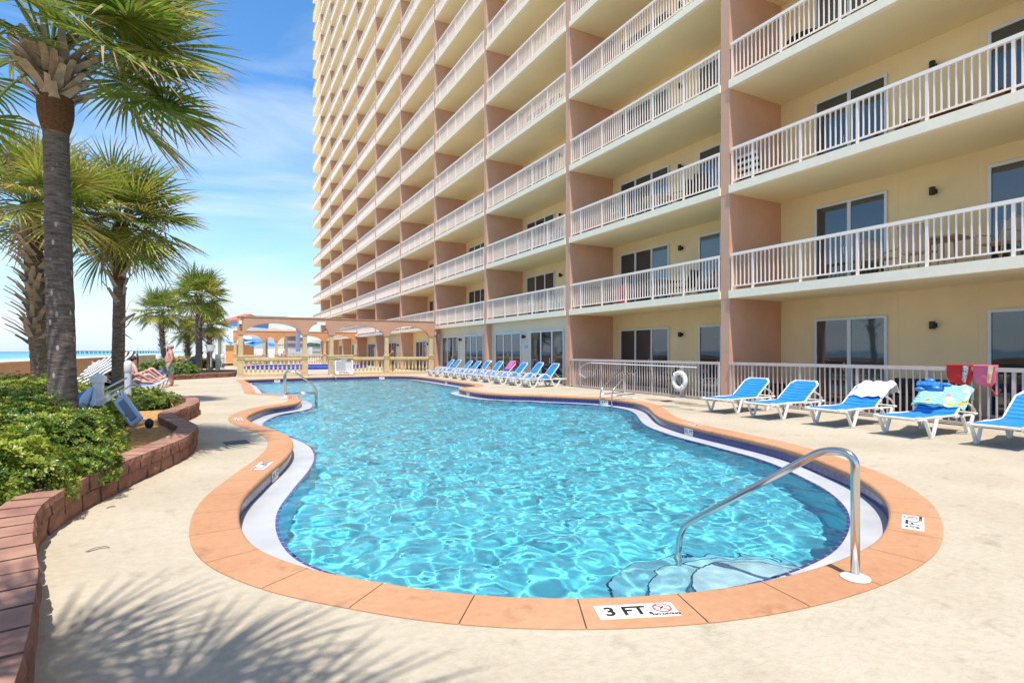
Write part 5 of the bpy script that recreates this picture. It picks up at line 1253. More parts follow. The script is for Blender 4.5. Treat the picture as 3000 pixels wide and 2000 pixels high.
for k in range(9):
    w = .06+.012*k; b.tube([(.02*math.sin(k)+.008*k-.03, w*math.sin(a)*(.8+.02*k)+.02*math.sin(3*a), -.04+(.32-.006*k)*math.cos(a)) for a in [i*math.pi/14 for i in range(28)]], .009, 5, closed=True)
b.build('rope', mat('flecked rope', (.62,.60,.56), .9, vs=45, col2=(.05,.05,.05)), rope, world=False)
t = thing('life_ring_post', 'short steel post with base holding the life ring', 'post', (D-.06, ly, 0)); b = MB(); b.tube([(0,0,.01),(0,0,.95)], .024, 10); b.box(-.12,.12,-.14,.14,.0,.02); b.build('shaft', M['railg'], t, world=False)
t = thing('reach_pole', 'long white reach pole with hook strapped along the patio railing', 'rescue pole', (D-.09, FY(1760, D-.09), 1.0)); y1_, y0_ = FY(1732, D-.09), FY(2041, D-.09)
b = MB(); b.tube([(D-.09, y0_, .965), (D-.09, y1_, 1.005)], .017, 10); b.build('pole', M['white'], t); b = MB(); b.tube([(D-.09, y1_, 1.005), (D-.09, y1_+.3, .98), (D-.09, y1_+.75, .80), (D-.09, y1_+.8, .55), (D-.09, y1_+.35, .40)], .010, 8); b.build('hook', M['frame'], t)

# --- white posts and pool lift parts in the bed ---
pv = M['white']
a = P(375, 1029, 10.6); t = thing('bollard_light', 'tall white round path light post with domed cap, between near palms', 'path light', (a.x, a.y, .15)); b = MB(); b.tube([(a.x,a.y,.15),(a.x,a.y,1.12)], .058, 20); b.build('post', mat('pale blue grey plastic', (.56,.62,.68), .4), t, smooth=False)
b = MB(); b.lathe([(.062,1.05),(.068,1.06),(.068,1.20),(.06,1.245),(.035,1.27),(0,1.275)], (a.x,a.y,.0), 20); b.build('cap', pv, t, smooth=True)
a = P(288, 1029, 7.6); LT = a; t = thing('pool_lift', 'folded pool lift with white post, blue cover and white parallel tubes', 'pool lift', (a.x, a.y, .15)); q0 = MB(); q0.box(a.x-.06, a.x+.06, a.y-.06, a.y+.06, .15, 1.02); q0.build('mast', pv, t, bevel=.008)
b = MB(); b.box(a.x-.085, a.x+.085, a.y-.085, a.y+.085, 1.02, 1.10); b.add([(a.x-.085,a.y-.085,1.10),(a.x+.085,a.y-.085,1.10),(a.x+.085,a.y+.085,1.10),(a.x-.085,a.y+.085,1.10),(a.x,a.y,1.15)], [(0,1,4),(1,2,4),(2,3,4),(3,0,4)]); b.build('cap', pv, t)
r_ = wr; f_ = fwd; o = Vector((a.x, a.y, 0))
b = MB(); pp = [o-r_*.03-f_*.09+Vector((0,0,.95)), o-r_*.15-f_*.12+Vector((0,0,.80)), o-r_*.26-f_*.14+Vector((0,0,.35)), o-r_*.27-f_*.14+Vector((0,0,.12))]; b.tube(pp, [.03,.055,.06,.05], 8); b.build('cover', mat('bright blue vinyl', (.01,.16,.55), .4), t, smooth=True)
b = MB(); pp = [o+r_*.0-f_*.12+Vector((0,0,.96)), o-r_*.07-f_*.15+Vector((0,0,.80)), o-r_*.13-f_*.16+Vector((0,0,.35)), o-r_*.10-f_*.16+Vector((0,0,.08))]; b.tube(pp, [.03,.06,.065,.05], 8); pp = [o+r_*.05-f_*.12+Vector((0,0,.94)), o+r_*.03-f_*.15+Vector((0,0,.6)), o-r_*.02-f_*.16+Vector((0,0,.1))]; b.tube(pp, [.02,.04,.04], 8); b.build('seat_shell', mat('white blue vinyl', (.55,.66,.78), .35), t, smooth=True)
b = MB()
for (x0, y0, x1, y1, Z0, Z1) in ((268,1160,372,1106,7.5,7.9),(270,1176,362,1129,7.5,7.9),(266,1202,390,1124,7.4,7.9),(300,1180,340,1150,7.6,7.75)): b.tube([P(x0,y0,Z0), P(x1,y1,Z1)], .013, 8)
b.build('arm_tube', M['frame'], t, smooth=True)
b = MB(); 
for k in range(4): 
    u = k/3*.12; b.bar(P(264, 1180+k*5, 7.45), P(322, 1156+k*4, 7.6), .02, .03)
b.build('footrest', pv, t); b = MB(); b.tube([P(262,1203,7.4), P(256,1208,7.4), P(259,1195,7.38), P(264,1199,7.36), P(270,1202,7.4)], .007, 5); b.build('cord', M['ink'], t)
t = thing('lift_chair', 'white padded chair shell of the lift leaning by the bed corner', 'chair', P(375,1029,8.6).xy.to_3d()); b = MB()
A_, B_ = P(350,1166,8.75), P(402,1237,8.3); ax_ = (B_-A_).normalized(); sd_ = (wr*.86-Vector((0,0,1))*-.30).normalized(); nn_ = ax_.cross(sd_).normalized()
def pan(bb, u0, u1, w, th, off_): 
    p0, p1 = A_.lerp(B_, u0)+nn_*off_, A_.lerp(B_, u1)+nn_*off_; bb.bar(p0, p1, w, th, up=nn_)
pan(b, 0, 1, .21, .06, 0); b.build('shell', mat('silver grey vinyl', (.45,.48,.52), .25), t, bevel=.025)
b = MB(); pan(b, .18, .92, .10, .02, .038); b.build('pad', mat('dark grey pad', (.16,.17,.18), .5), t, bevel=.01); b = MB(); pan(b, .18, .92, .10, .02, -.038); b.build('pad', M['frame'], t, bevel=.01)
b = MB(); b.tube([P(345,1145,8.8), P(350,1165,8.7)], .012, 8); b.tube([P(355,1143,8.8), P(358,1163,8.7)], .012, 8); b.tube([P(404,1228,8.3), P(428,1230,8.3), P(433,1232,8.3)], .008, 6); b.tube([P(400,1236,8.3), P(425,1232,8.3)], .008, 6); b.build('bracket', M['frame'], t)
b = MB(); b.ball(P(437,1240,8.3), (.06,.06,.08), 12); b.build('motor', M['black'], t, smooth=True)
# --- striped umbrella lying tilted ---
def umbrella():
    C_ = P(298, 1090, 17.2); n_ = (-r_*.42+Vector((0,0,.80))-f_*.42).normalized(); u = n_.cross(Vector((0,0,1))).normalized(); v = n_.cross(u); Rm = 1.12; hh = .36
    t = thing('beach_umbrella', 'tilted beach umbrella with black and white stripes near the parapet', 'umbrella', (C_.x, C_.y, 0)); b = MB(); K = 16; prev = None
    for k in range(K+1):
        q = k/K; h = hh*(1-q**1.6); ring_ = []
        for s in range(8):
            for j in range(3):
                a0_ = s*math.pi/4; a1_ = a0_+math.pi/4; p = (u*math.cos(a0_)+v*math.sin(a0_)).lerp(u*math.cos(a1_)+v*math.sin(a1_), j/3)*Rm*q
                ring_.append(C_+p+n_*(h-.03*math.sin(math.pi*j/3)*q))
        if prev:
            m_ = len(ring_)
            for j in range(m_): b.add([prev[j], ring_[j], ring_[(j+1) % m_], prev[(j+1) % m_]], [(0,1,2,3)], 1 if k % 2 == 0 and k > 1 else 0)
        prev = ring_
    o = b.build('canopy', [mat('white canopy cloth', (.82,.82,.82), .8), mat('black canopy stripe', (.03,.035,.04), .8)], t); sm_ = o.modifiers.new('solid', 'SOLIDIFY'); sm_.thickness = .006
    b = MB(); b.tube([C_+n_*(hh+.06), C_-n_*1.15], .018, 8); b.build('pole', M['frame'], t)
umbrella()
# tote bags under the umbrella
t = thing('beach_bag', 'black beach bag on the deck beneath the striped umbrella', 'bag', P(292,1029,17.9).xy.to_3d()); b = MB(); c = P(292,1029,17.9); b.ball((c.x,c.y,.24), (.42,.25,.24), 14); b.build('body', M['black'], t); b = MB(); b.tube([(c.x-.2,c.y,.4),(c.x-.1,c.y,.62),(c.x+.1,c.y,.62),(c.x+.2,c.y,.4)], .015, 6); b.build('handle', M['black'], t)
t = thing('backpack', 'navy and black backpack leaning on the planter by the standing man', 'bag', G(472,1118)); c = G(472,1116); b = MB(); b.ball((c.x,c.y,.30), (.36,.26,.30), 14); b.ball((c.x-.22,c.y-.05,.22), (.26,.22,.22), 12); b.ball((c.x+.16,c.y-.15,.24), (.22,.16,.20), 12); b.ball((c.x+.05,c.y,.50), (.20,.16,.14), 12); b.build('body', mat('navy nylon', (.015,.03,.09), .5, var=.5, vs=9), t, smooth=True); b = MB(); b.tube([(c.x-.1,c.y,.75),(c.x,c.y,.86),(c.x+.1,c.y,.75)], .02, 6); b.build('handle', M['black'], t)
# --- bucket sign, bollards near the far wall ---
c = P(618,1029,36.5); t = thing('bucket_sign', 'white notice panel on a pole standing in a white bucket', 'sign', (c.x,c.y,.0)); b = MB(); b.lathe([(0,.02),(.20,.02),(.24,.44),(.22,.44),(.20,.40),(0,.40)], c, 18); b.build('bucket', pv, t); b = MB(); b.tube([(c.x,c.y,.4),(c.x,c.y,1.75)], .03, 8); b.build('pole', pv, t)
b = MB(); Mx_ = Matrix.Translation((c.x,c.y,0)) @ Matrix.Rotation(-TH, 4, 'Z'); b.box(-.24,.24,-.05,-.03,1.38,1.76, 0, Mx_); b.build('panel', mat('faded sign panel', (.55,.55,.56), .5, var=.25, vs=20), t)
for px, Z, h, lb in ((638, 35.5, .98, 'grey white round bollard light right of the bucket sign'), (652, 44, .95, 'farther slim white bollard light at the far planter end'), (465, 33.5, .98, 'white bollard light before the grey precast wall')):
    c = P(px,1029,Z); t = thing('bollard', lb, 'bollard', (c.x,c.y,0), group='round bollard lights'); b = MB(); b.tube([(c.x,c.y,.0),(c.x,c.y,h)], .13, 16); b.build('post', mat('pale grey plastic', (.58,.58,.60), .5) if 'pgp' not in M else M['pgp'], t); b = MB(); b.lathe([(.14,h),(.16,h+.01),(.16,h+.22),(.13,h+.27),(0,h+.28)], (c.x,c.y,.0), 16); b.build('cap', pv, t)

# damp patch by the ladder, a wind-blown twig on the deck
b = MB(); rr = random.Random(12)
for (px, py, a_, c_) in ((1935,1172,.55,.16),(1985,1178,.6,.2),(2035,1186,.6,.16),(1960,1190,.35,.10),(2010,1198,.3,.10)):
    q = G(px, py); pts = [(q.x+a_*math.cos(t_)*(.7+.5*rr.random())*.6, q.y+a_*math.sin(t_)*(.7+.5*rr.random())) for t_ in [i*math.pi/11 for i in range(22)]]
    b.add([(x, y, .0035) for x, y in pts]+[(q.x, q.y, .0035)], [(i, (i+1) % 22, 22) for i in range(22)])
b.build('wet_patch', mat('damp concrete', (.40,.34,.24), .3, var=.3, vs=6), kind='structure')
for (x0, y0), lb, sc in (((285,1612), 'thin curled twig lying on the deck beside the planter wall', .7), ((325,1487), 'short dry palm fibre lying on the deck near the wall', .35)):
    q = G(x0, y0); t = thing('twig', lb, 'twig', (q.x, q.y, 0)); b = MB(); b.tube([(q.x-.10*sc,q.y,.004),(q.x-.03*sc,q.y+.06*sc,.01),(q.x+.06*sc,q.y+.07*sc,.012),(q.x+.10*sc,q.y+.03*sc,.006),(q.x+.02*sc,q.y+.045*sc,.006),(q.x-.08*sc,q.y-.02*sc,.004)], .0022, 5); b.build('stem', M['fibre'], t)
# ================= people =================
M['skin'] = mat('sunburnt skin', (.60,.27,.19), .5, var=.12, vs=6); M['skinp'] = mat('pale pink skin', (.70,.40,.33), .5, var=.08, vs=6); M['skint'] = mat('tanned skin', (.36,.15,.075), .45, var=.1, vs=6)
M['hair'] = mat('dark brown hair', (.045,.022,.014), .6, var=.4, vs=30); M['hairg'] = mat('grey brown hair', (.16,.09,.06), .7)
_dg_jobs = []
def skin_body(name, verts, edges, radii, m, fingers=None, extra=None):
    me = bpy.data.meshes.new(name); me.from_pydata([Vector(v) for v in verts], edges, []); o = bpy.data.objects.new(name, me); COL.objects.link(o)
    sk = o.modifiers.new('skin', 'SKIN'); sk.use_smooth_shade = True
    if not me.skin_vertices: me.attributes  # layer is created with the modifier below
    bm = bmesh.new(); bm.from_mesh(me); ly = bm.verts.layers.skin.verify()
    for i, v in enumerate(bm.verts): v[ly].radius = radii[i] if isinstance(radii[i], tuple) else (radii[i], radii[i]); v[ly].use_root = (i == 0)
    bm.to_mesh(me); bm.free(); sb = o.modifiers.new('sub', 'SUBSURF'); sb.levels = 2; sb.render_levels = 2
    bpy.context.view_layer.update(); ev = o.evaluated_get(bpy.context.evaluated_depsgraph_get()); m2 = bpy.data.meshes.new_from_object(ev); bpy.data.objects.remove(o, do_unlink=True)
    b = MB(); b.add([v.co.copy() for v in m2.vertices], [tuple(p.vertices) for p in m2.polygons]); bpy.data.meshes.remove(m2)
    for f in fingers or []: b.tube(f[0], f[1], 6)
    for e in extra or []: b.ball(*e)
    return b
def person(label, loc, rz, J, m, hand_dir=None, grp=None, belly=1.0, female=False, scale=1.0, pz=0.0):
    """J: joint positions (metres, person facing +x, feet near z = 0)"""
    t = thing('person', label, 'person', loc, rz, grp)
    nm = ['pelvis','belly','chest','neck','head0','head1','crown','sL','eL','wL','hL','sR','eR','wR','hR','hipL','kL','aL','tL','hipR','kR','aR','tR','nose']
    g = {k: Vector(v) for k, v in J.items()}
    hd = (g['crown']-g['neck']); g.setdefault('head0', g['neck'].lerp(g['crown'], .42)); g.setdefault('head1', g['neck'].lerp(g['crown'], .75)); face = Vector(J.get('face', (1,0,0))).normalized(); g['nose'] = g['head0']+face*.115+hd*.06
    for s in 'LR':
        g.setdefault('h'+s, g['w'+s]+(g['w'+s]-g['e'+s]).normalized()*.085)
    vs = [g[k] for k in nm]; ix = {k: i for i, k in enumerate(nm)}
    ed = [('pelvis','belly'),('belly','chest'),('chest','neck'),('neck','head0'),('head0','head1'),('head1','crown'),('chest','sL'),('sL','eL'),('eL','wL'),('wL','hL'),('chest','sR'),('sR','eR'),('eR','wR'),('wR','hR'),('pelvis','hipL'),('hipL','kL'),('kL','aL'),('aL','tL'),('pelvis','hipR'),('hipR','kR'),('kR','aR'),('aR','tR'),('head0','nose')]
    ra = {'pelvis': (.135*belly, .15), 'belly': (.14*belly, .15*belly), 'chest': (.125, .15), 'neck': .058, 'head0': .082, 'head1': .092, 'crown': .06, 'nose': .018}
    for s in 'LR': ra.update({'s'+s: .062, 'e'+s: .045, 'w'+s: .032, 'h'+s: .036, 'hip'+s: .095, 'k'+s: .062, 'a'+s: .042, 't'+s: .034})
    fin = []
    for s in 'LR':
        w, h = g['w'+s], g['h'+s]; d = (h-w).normalized(); sd = d.cross(Vector((1,0,.1)));
        if sd.length < .1: sd = d.cross(Vector((0,1,0)))
        sd.normalize(); cu = d.cross(sd)
        for q, (o_, l_) in enumerate(((-.030,.062),(-.011,.074),(.009,.070),(.028,.056))):
            p0 = h+sd*o_; fin.append(([p0, p0+d*l_*.55, p0+d*l_*.9+cu*.018], [.010,.009,.007]))
        p0 = w+d*.03-sd*.03; fin.append(([p0, p0+d*.03-sd*.03, p0+d*.06-sd*.04], [.012,.010,.008]))
    up = hd.normalized(); side = face.cross(up).normalized(); ears = [(tuple(g['head0']+side*s_*.085+up*.04), (.018,.018,.032), 8) for s_ in (-1, 1)]
    b = skin_body('body', vs, [(ix[a], ix[c]) for a, c in ed], [ra[k] for k in nm], m, fin, ears)
    ex = MB()
    o = b.build('body', m, t, world=False, smooth=True); o.scale = (scale,)*3
    return t, g
def wrap(name, t, pts, rad, m, n=14, flat=1.0):
    b = MB(); b.tube(pts, rad, n); o = b.build(name, m, t, world=False, smooth=True); return o
def cap_hair(t, g, m, face=(1,0,0), size=.103, drop=.03, name='hair', back=.03):
    b = MB(); c = g['head1']-Vector(face)*back; b.ball(tuple(c+Vector((0,0,.02-drop*.2))), (size, size*.92, size*1.0), 14); return b.build(name, m, t, world=False, smooth=True)
def face_bits(t, g, face):
    f = Vector(face).normalized(); up = (g['crown']-g['neck']).normalized(); s = f.cross(up).normalized(); c = g['head0']+up*.055
    b = MB()
    for q in (-1, 1): b.ball(tuple(c+f*.082+s*q*.032), (.010,.010,.007), 6)
    b.build('eye', M['ink'], t, world=False); b = MB(); m0 = g['head0']-up*.008+f*.084; b.tube([m0-s*.022, m0+f*.004, m0+s*.022], .006, 5); b.build('mouth', M['red'], t, world=False)
# standing man: heavy, shirtless, facing screen left, looking to the sea
H = dict(pelvis=(0,0,.92), belly=(.09,0,1.10), chest=(.0,0,1.33), neck=(.0,0,1.50), crown=(.03,0,1.74), sL=(-.01,.20,1.40), eL=(-.06,.27,1.12), wL=(.03,.26,.90), sR=(-.01,-.20,1.40), eR=(-.10,-.27,1.12), wR=(-.02,-.27,.88),
         hipL=(0,.10,.86), kL=(.03,.11,.48), aL=(-.02,.11,.08), tL=(.15,.12,.035), hipR=(0,-.10,.86), kR=(-.02,-.11,.48), aR=(-.08,-.11,.08), tR=(.09,-.12,.035))
mp_ = G(500, 1130.5); face_left = math.atan2(-(-sT*-1), -1)  # placeholder, replaced below
dirl = -wr-fwd*.55; rzl = math.atan2(dirl.y, dirl.x)
t, g = person('shirtless bearded heavy man standing in green patterned swim shorts, looking out to sea', (mp_.x, mp_.y, 0), rzl, H, M['skin'], belly=1.32)
for s in (1, -1):
    kx = .03 if s > 0 else -.02
    wrap('shorts', t, [(0.01,.03*s,.99),(0.02,.08*s,.90),(.01,.105*s,.75),(kx,.11*s,.50)], [.155,.15,.125,.115], mat('green tropical shorts', (.07,.20,.09), .7, vs=9, col2=(.42,.50,.36)))
wrap('waistband', t, [(.03,0,.985),(.04,0,1.03)], [.195,.20], mat('navy band', (.02,.03,.07), .6))
b = MB(); b.ball((.10,0,1.525), (.055,.065,.075), 10); b.ball((.11,0,1.47), (.035,.045,.05), 10); b.build('beard', M['hairg'], t, world=False, smooth=True)
b = MB(); b.ball((-.015,0,1.625), (.108,.092,.085), 12); b.build('hair', M['hairg'], t, world=False, smooth=True)
b = MB(); b.tube([(.09,-.1,1.645),(.135,0,1.65),(.09,.1,1.645)], .014, 6); b.build('sunglasses', M['ink'], t, world=False)
b = MB(); b.ball((.17,0,1.60), (.045,.03,.025), 10); b.build('drink_can', M['white'], t, world=False) if False else None
t2 = thing('visor', 'white cap visor on the brow of the standing man', 'cap', (mp_.x, mp_.y, 0), rzl); b = MB(); b.box(.10,.24,-.06,.06,1.615,1.632, 0, Matrix.Translation((0,0,.02))); b.tube([(.10*math.cos(a), .098*math.sin(a), 1.65) for a in [i*math.pi/8 for i in range(16)]], .014, 6, closed=True); b.build('brim', M['white'], t2, world=False, bevel=.006)
# seated woman seen from behind, legs to the side
def sitj(lean=0.0, kn=.35, arm=0):
    return dict(pelvis=(0,0,.12), belly=(.0+lean*.3,0,.28), chest=(lean*.8,0,.50), neck=(lean+.02,0,.66), crown=(lean+.08,0,.90), sL=(lean*.9,.18,.57), eL=(lean+.08,.26,.34), wL=(lean+.25,.18,.20), sR=(lean*.9,-.18,.57), eR=(lean+.02,-.28,.33), wR=(lean+.12,-.26,.12),
                hipL=(.06,.10,.12), kL=(.42,.14,.12+kn), aL=(.70,.13,.06), tL=(.84,.14,.06), hipR=(.06,-.10,.12), kR=(.44,-.14,.12+kn*.7), aR=(.78,-.13,.06), tR=(.92,-.14,.06))
def liej(back=.45, kn=.22):
    c, s = math.cos(back), math.sin(back)
    f = lambda d, y, h=0: (-d*c-h*s*.0, y, .10+d*s+h)
    return dict(pelvis=(0,0,.11), belly=f(.18,0,.01), chest=f(.42,0,.02), neck=f(.62,0,.03), crown=f(.84,0,.08), sL=f(.50,.19,.02), eL=f(.30,.28,.03), wL=f(.10,.22,.10), sR=f(.50,-.19,.02), eR=f(.30,-.28,.03), wR=f(.12,-.20,.10),
                hipL=(.08,.10,.11), kL=(.46,.13,.11+kn), aL=(.86,.12,.07), tL=(.93,.12,.17), hipR=(.08,-.10,.11), kR=(.48,-.12,.10), aR=(.90,-.12,.07), tR=(.97,-.12,.17), face=(.55,0,.8))
LZ = .33
w1 = (LX-.85, 23.33, LZ); rzs = math.atan2(wr.y*.9+fwd.y*-.1, wr.x*.9+fwd.x*-.1)
t, g = person('pale woman with dark ponytail sitting, back to us, on the second beach side lounger', w1, R(35), sitj(-.02, .25), M['skinp'], belly=1.25)
b = MB(); c = g['head1']; b.ball((c.x-.02, c.y, c.z+.015), (.112,.102,.105), 14); b.tube([(c.x-.10, c.y, c.z-.02), (c.x-.15, c.y-.02, c.z-.12), (c.x-.13, c.y-.02, c.z-.26), (c.x-.10, c.y-.02, c.z-.36)], [.035,.05,.04,.012], 8); b.build('hair', M['hair'], t, world=False, smooth=True)
wrap('swimsuit_band', t, [(0,0,.44),(0,0,.475)], [.168,.168], M['skinp']) if False else wrap('bikini_strap', t, [(-.015,0,.43),(-.015,0,.455)], [.172,.172], mat('faded pink strap', (.62,.30,.30), .6))
t, g = person('red faced sunbather in a black cap reclining on the third beach side lounger', (LX-1.0, 24.66, LZ), 0, liej(.62, .30), M['skin'], belly=1.05)
c = g['head1']; b = MB(); b.ball((c.x-.01, c.y, c.z+.04), (.115,.105,.09), 14); b.build('cap', M['black'], t, world=False, smooth=True); b = MB(); b.box(c.x+.05, c.x+.20, c.y-.06, c.y+.06, c.z+.06, c.z+.075); b.build('cap_brim', M['black'], t, world=False)
wrap('swim_trunks', t, [(-.10,0,.14),(.08,0,.13),(.26,0,.18)], [.17,.19,.15], mat('black bikini cloth', (.02,.02,.025), .6))
t, g = person('woman in sunglasses lying on the nearest beach side lounger by the umbrella', (LX-1.0, 22.0, LZ), 0, liej(.55, .26), M['skin'], belly=1.0)
b = MB(); c = g['head1']; b.ball((c.x-.03, c.y, c.z+.0), (.11,.108,.11), 14); b.build('hair', M['hair'], t, world=False, smooth=True)
b = MB(); h0 = g['head0']; fd = Vector((.55,0,.8)).normalized(); b.tube([h0+fd*.085+Vector((-.02,-.055,.05)), h0+fd*.10+Vector((-.03,0,.05)), h0+fd*.085+Vector((-.02,.055,.05))], .02, 6); b.build('sunglasses', M['ink'], t, world=False)
wrap('swimsuit', t, [(-.42,0,.33),(-.22,0,.25),(0,0,.14),(.10,0,.13)], [.165,.165,.17,.15], M['black'])
t, g = person('sunbather with bent knees on the fourth beach side lounger beside the standing man', (LX-1.0, 26.0, LZ), 0, liej(.5, .34), M['skinp'], belly=1.0)
b = MB(); c = g['head1']; b.ball((c.x-.03, c.y, c.z+.0), (.11,.108,.11), 14); b.build('hair', M['hairg'], t, world=False, smooth=True)
wrap('swim_trunks', t, [(-.10,0,.14),(.08,0,.13),(.30,0,.20)], [.16,.18,.15], M['sling'])
# far pair behind the round shrub
c0 = P(553, 1029, 34.6); t, g = person('tanned long haired woman reclining sideways behind the round shrub', (c0.x, c0.y, .62), math.atan2(-wr.y, -wr.x), liej(.75, .30), M['skin'])
b = MB(); c = g['head1']; b.ball((c.x-.02, c.y, c.z), (.115,.11,.12), 14); b.tube([(c.x-.05, c.y, c.z), (c.x-.12, c.y-.03, c.z-.2), (c.x-.13, c.y-.03, c.z-.4)], [.09,.07,.02], 8); b.build('hair', M['hair'], t, world=False, smooth=True); wrap('swimsuit', t, [(-.36,0,.36),(-.14,0,.24),(.06,0,.13)], [.165,.165,.17], mat('blue bikini', (.03,.30,.62), .6))
c0 = P(566, 1029, 36.2); t, g = person('sun tanned man in a dark cap reclining beside the long haired woman', (c0.x, c0.y, .62), math.atan2(-wr.y, -wr.x), liej(.75, .2), M['skin'])
b = MB(); c = g['head1']; b.ball((c.x, c.y, c.z+.04), (.11,.105,.085), 12); b.build('cap', mat('maroon cap', (.10,.02,.02), .7), t, world=False, smooth=True); wrap('swim_trunks', t, [(-.10,0,.14),(.08,0,.13),(.3,0,.19)], [.16,.18,.15], mat('navy trunks', (.02,.04,.15), .6))
# boy behind the balustrade, arms on the rail
B_ = dict(H); B_.update(eL=(.22,.22,1.22), wL=(.34,.10,1.28), eR=(.20,-.24,1.14), wR=(.34,-.12,1.16), belly=(.0,0,1.10)); c0 = P(1149, 1029, 39.0)
t, g = person('tanned dark haired shirtless boy standing behind the near balustrade, hand at his face', (c0.x, c0.y, 0), math.atan2(-wr.y-.3*fwd.y, -wr.x-.3*fwd.x), B_, M['skint'], belly=.86)
cap_hair(t, g, M['hair'], size=.108); wrap('shorts', t, [(0,0,.98),(0,0,.80),(0,0,.56)], [.15,.18,.18], mat('black shorts', (.02,.02,.025), .7))
c0 = P(831, 1029, 52); S1 = sitj(0, .2); t, g = person('sunburnt bald man seated with his back to us beyond the far arcade', (c0.x, c0.y, .62), math.atan2(fwd.y, fwd.x), S1, M['skin'], belly=1.1); wrap('swim_trunks', t, [(-.02,0,.06),(0,0,.20)], [.17,.17], M['sling'])
b = MB(); b.box(-.3,.3,-.3,.3,-.14,-.02); 
ch = thing('patio_stool', 'plain white stool under the seated man past the far arcade', 'stool', (c0.x, c0.y, 0)); b = MB(); b.lathe([(0,.58),(.26,.58),(.26,.62),(0,.62)], n=16); 
for a in range(4): b.bar((.2*math.cos(a*1.57), .2*math.sin(a*1.57), .58), (.25*math.cos(a*1.57), .25*math.sin(a*1.57), 0), .03, .03)
b.build('seat', M['white'], ch, world=False)
c0 = P(857, 1029, 40); 
c0 = P(611.5, 1029, 46); t, g = person('distant bather in a red top sitting low by the far planter wall', (c0.x, c0.y, .25), math.atan2(-fwd.y, -fwd.x), sitj(0, .2), M['skin'], scale=.9); wrap('swim_top', t, [(0,0,.34),(0,0,.50)], [.15,.16], mat('red top', (.60,.10,.08), .6)); cap_hair(t, g, M['hair'])
t, g = None, None
# ================= balcony furniture =================
def local(t): return t
def sling_chair(label, x, y, z, rz, m, fr, grp, back=None):
    t = thing('patio_chair', label, 'chair', (x, y, z), rz, grp); b = MB()
    b.box(-.24,.24,-.24,.24,.40,.415); b.build('seat', m, t, world=False); b = MB(); b.add([(-.22,-.24,.42),(-.22,.24,.42),(-.40,.22,.92),(-.40,-.22,.92)], [(0,1,2,3)]); o = b.build('backrest', m, t, world=False); o.modifiers.new('s', 'SOLIDIFY').thickness = .012
    b = MB()
    for s in (-1, 1): b.tube(bend([(.26,s*.27,.0),(.24,s*.27,.40),(.22,s*.27,.62),(-.26,s*.27,.60),(-.38,s*.27,.02)], .12), .014, 7); b.tube([(.24,s*.26,.41),(-.22,s*.26,.41),(-.41,s*.24,.94)], .014, 7)
    b.tube([(-.41,-.24,.94),(-.41,.24,.94)], .014, 7); b.build('frame', fr, t, world=False, smooth=True); return t
def adirondack(label, x, y, z, rz, m, grp):
    t = thing('adirondack_chair', label, 'chair', (x, y, z), rz, grp); b = MB()
    for i in range(5): b.box(-.25,.27,-.25+i*.105,-.16+i*.105,.30,.32, 0, Matrix.Rotation(R(8), 4, 'Y'))
    b.build('seat', m, t, world=False); b = MB()
    for i in range(5): y0 = -.26+i*.108; h = .95-.03*abs(i-2)**2; b.add([(-.22,y0,.33),(-.22,y0+.095,.33),(-.48,y0+.105,h),(-.48,y0-.008,h),(-.24,y0,.33),(-.24,y0+.095,.33),(-.50,y0+.105,h),(-.50,y0-.008,h)], [(0,1,2,3),(7,6,5,4),(0,3,7,4),(1,5,6,2),(3,2,6,7)])
    b.build('backrest', m, t, world=False); b = MB()
    for s in (-1, 1):
        b = MB(); b.box(-.40,.36,s*.34-.06,s*.34+.06,.54,.565); b.build('armrest', m, t, world=False)
        for x0 in (.26, -.42): b = MB(); b.box(x0,x0+.08,s*.32-.02,s*.32+.02,0,.54); b.build('leg', m, t, world=False)
    return t
def table(label, x, y, z, m, fr, w=.45, round_=True, h=.70, grp=None):
    t = thing('patio_table', label, 'table', (x, y, z), 0, grp); b = MB()
    if round_: b.lathe([(0,h),(w,h),(w,h+.03),(0,h+.03)], n=24)
    else: b.box(-w,w,-w*1.2,w*1.2,h,h+.035)
    b.build('tabletop', m, t, world=False)
    for i in range(4): a = i*math.pi/2+.785; b = MB(); b.tube([(w*.75*math.cos(a), w*.75*math.sin(a), h),(w*.85*math.cos(a), w*.85*math.sin(a), 0)], .018, 6); b.build('leg', fr, t, world=False)
    return t
tan = mat('tan sling mesh', (.46,.37,.28), .7); tanf = mat('tan chair frame', (.42,.34,.27), .5); teal = mat('turquoise painted wood', (.10,.48,.52), .6); lblue = mat('light blue painted wood', (.20,.42,.70), .6); brown = mat('reddish brown wood', (.22,.08,.035), .6, var=.3, vs=10); dk = mat('dark mesh', (.05,.045,.045), .7)
gb = 'patio furniture on the balconies'
z1, z2, z3, z4 = slabz(1), slabz(2), slabz(3), slabz(4)
def yy(px, x=13.6): return FY(px, x)
sling_chair('tan sling chair, left one at the table on the lowest right balcony', 13.5, yy(2590), z1, R(-110), tan, tanf, gb)
sling_chair('tan sling chair with its back to us on the lowest right balcony', 13.35, yy(2690,13.35), z1, R(5), tan, tanf, gb)
table('tan slatted table on the lowest right balcony', 13.9, yy(2745,13.9), z1, tan, tanf, .42, False, grp=gb)
sling_chair('tan sling chair reclined before the right door of the lowest balcony', 13.55, yy(2925,13.55), z1, R(160), tan, tanf, gb)
for i, (px, lb) in enumerate(((2625, 'reddish wooden armchair, left of the two on the second right balcony'), (2905, 'reddish wooden armchair, right of the two on the second right balcony'))):
    adirondack(lb, 14.3, yy(px, 14.3), z2, R(180), brown, gb)
table('low reddish wooden bench table between the armchairs up on the second right balcony', 14.2, yy(2790,14.2), z2, brown, brown, .35, False, .5, gb)
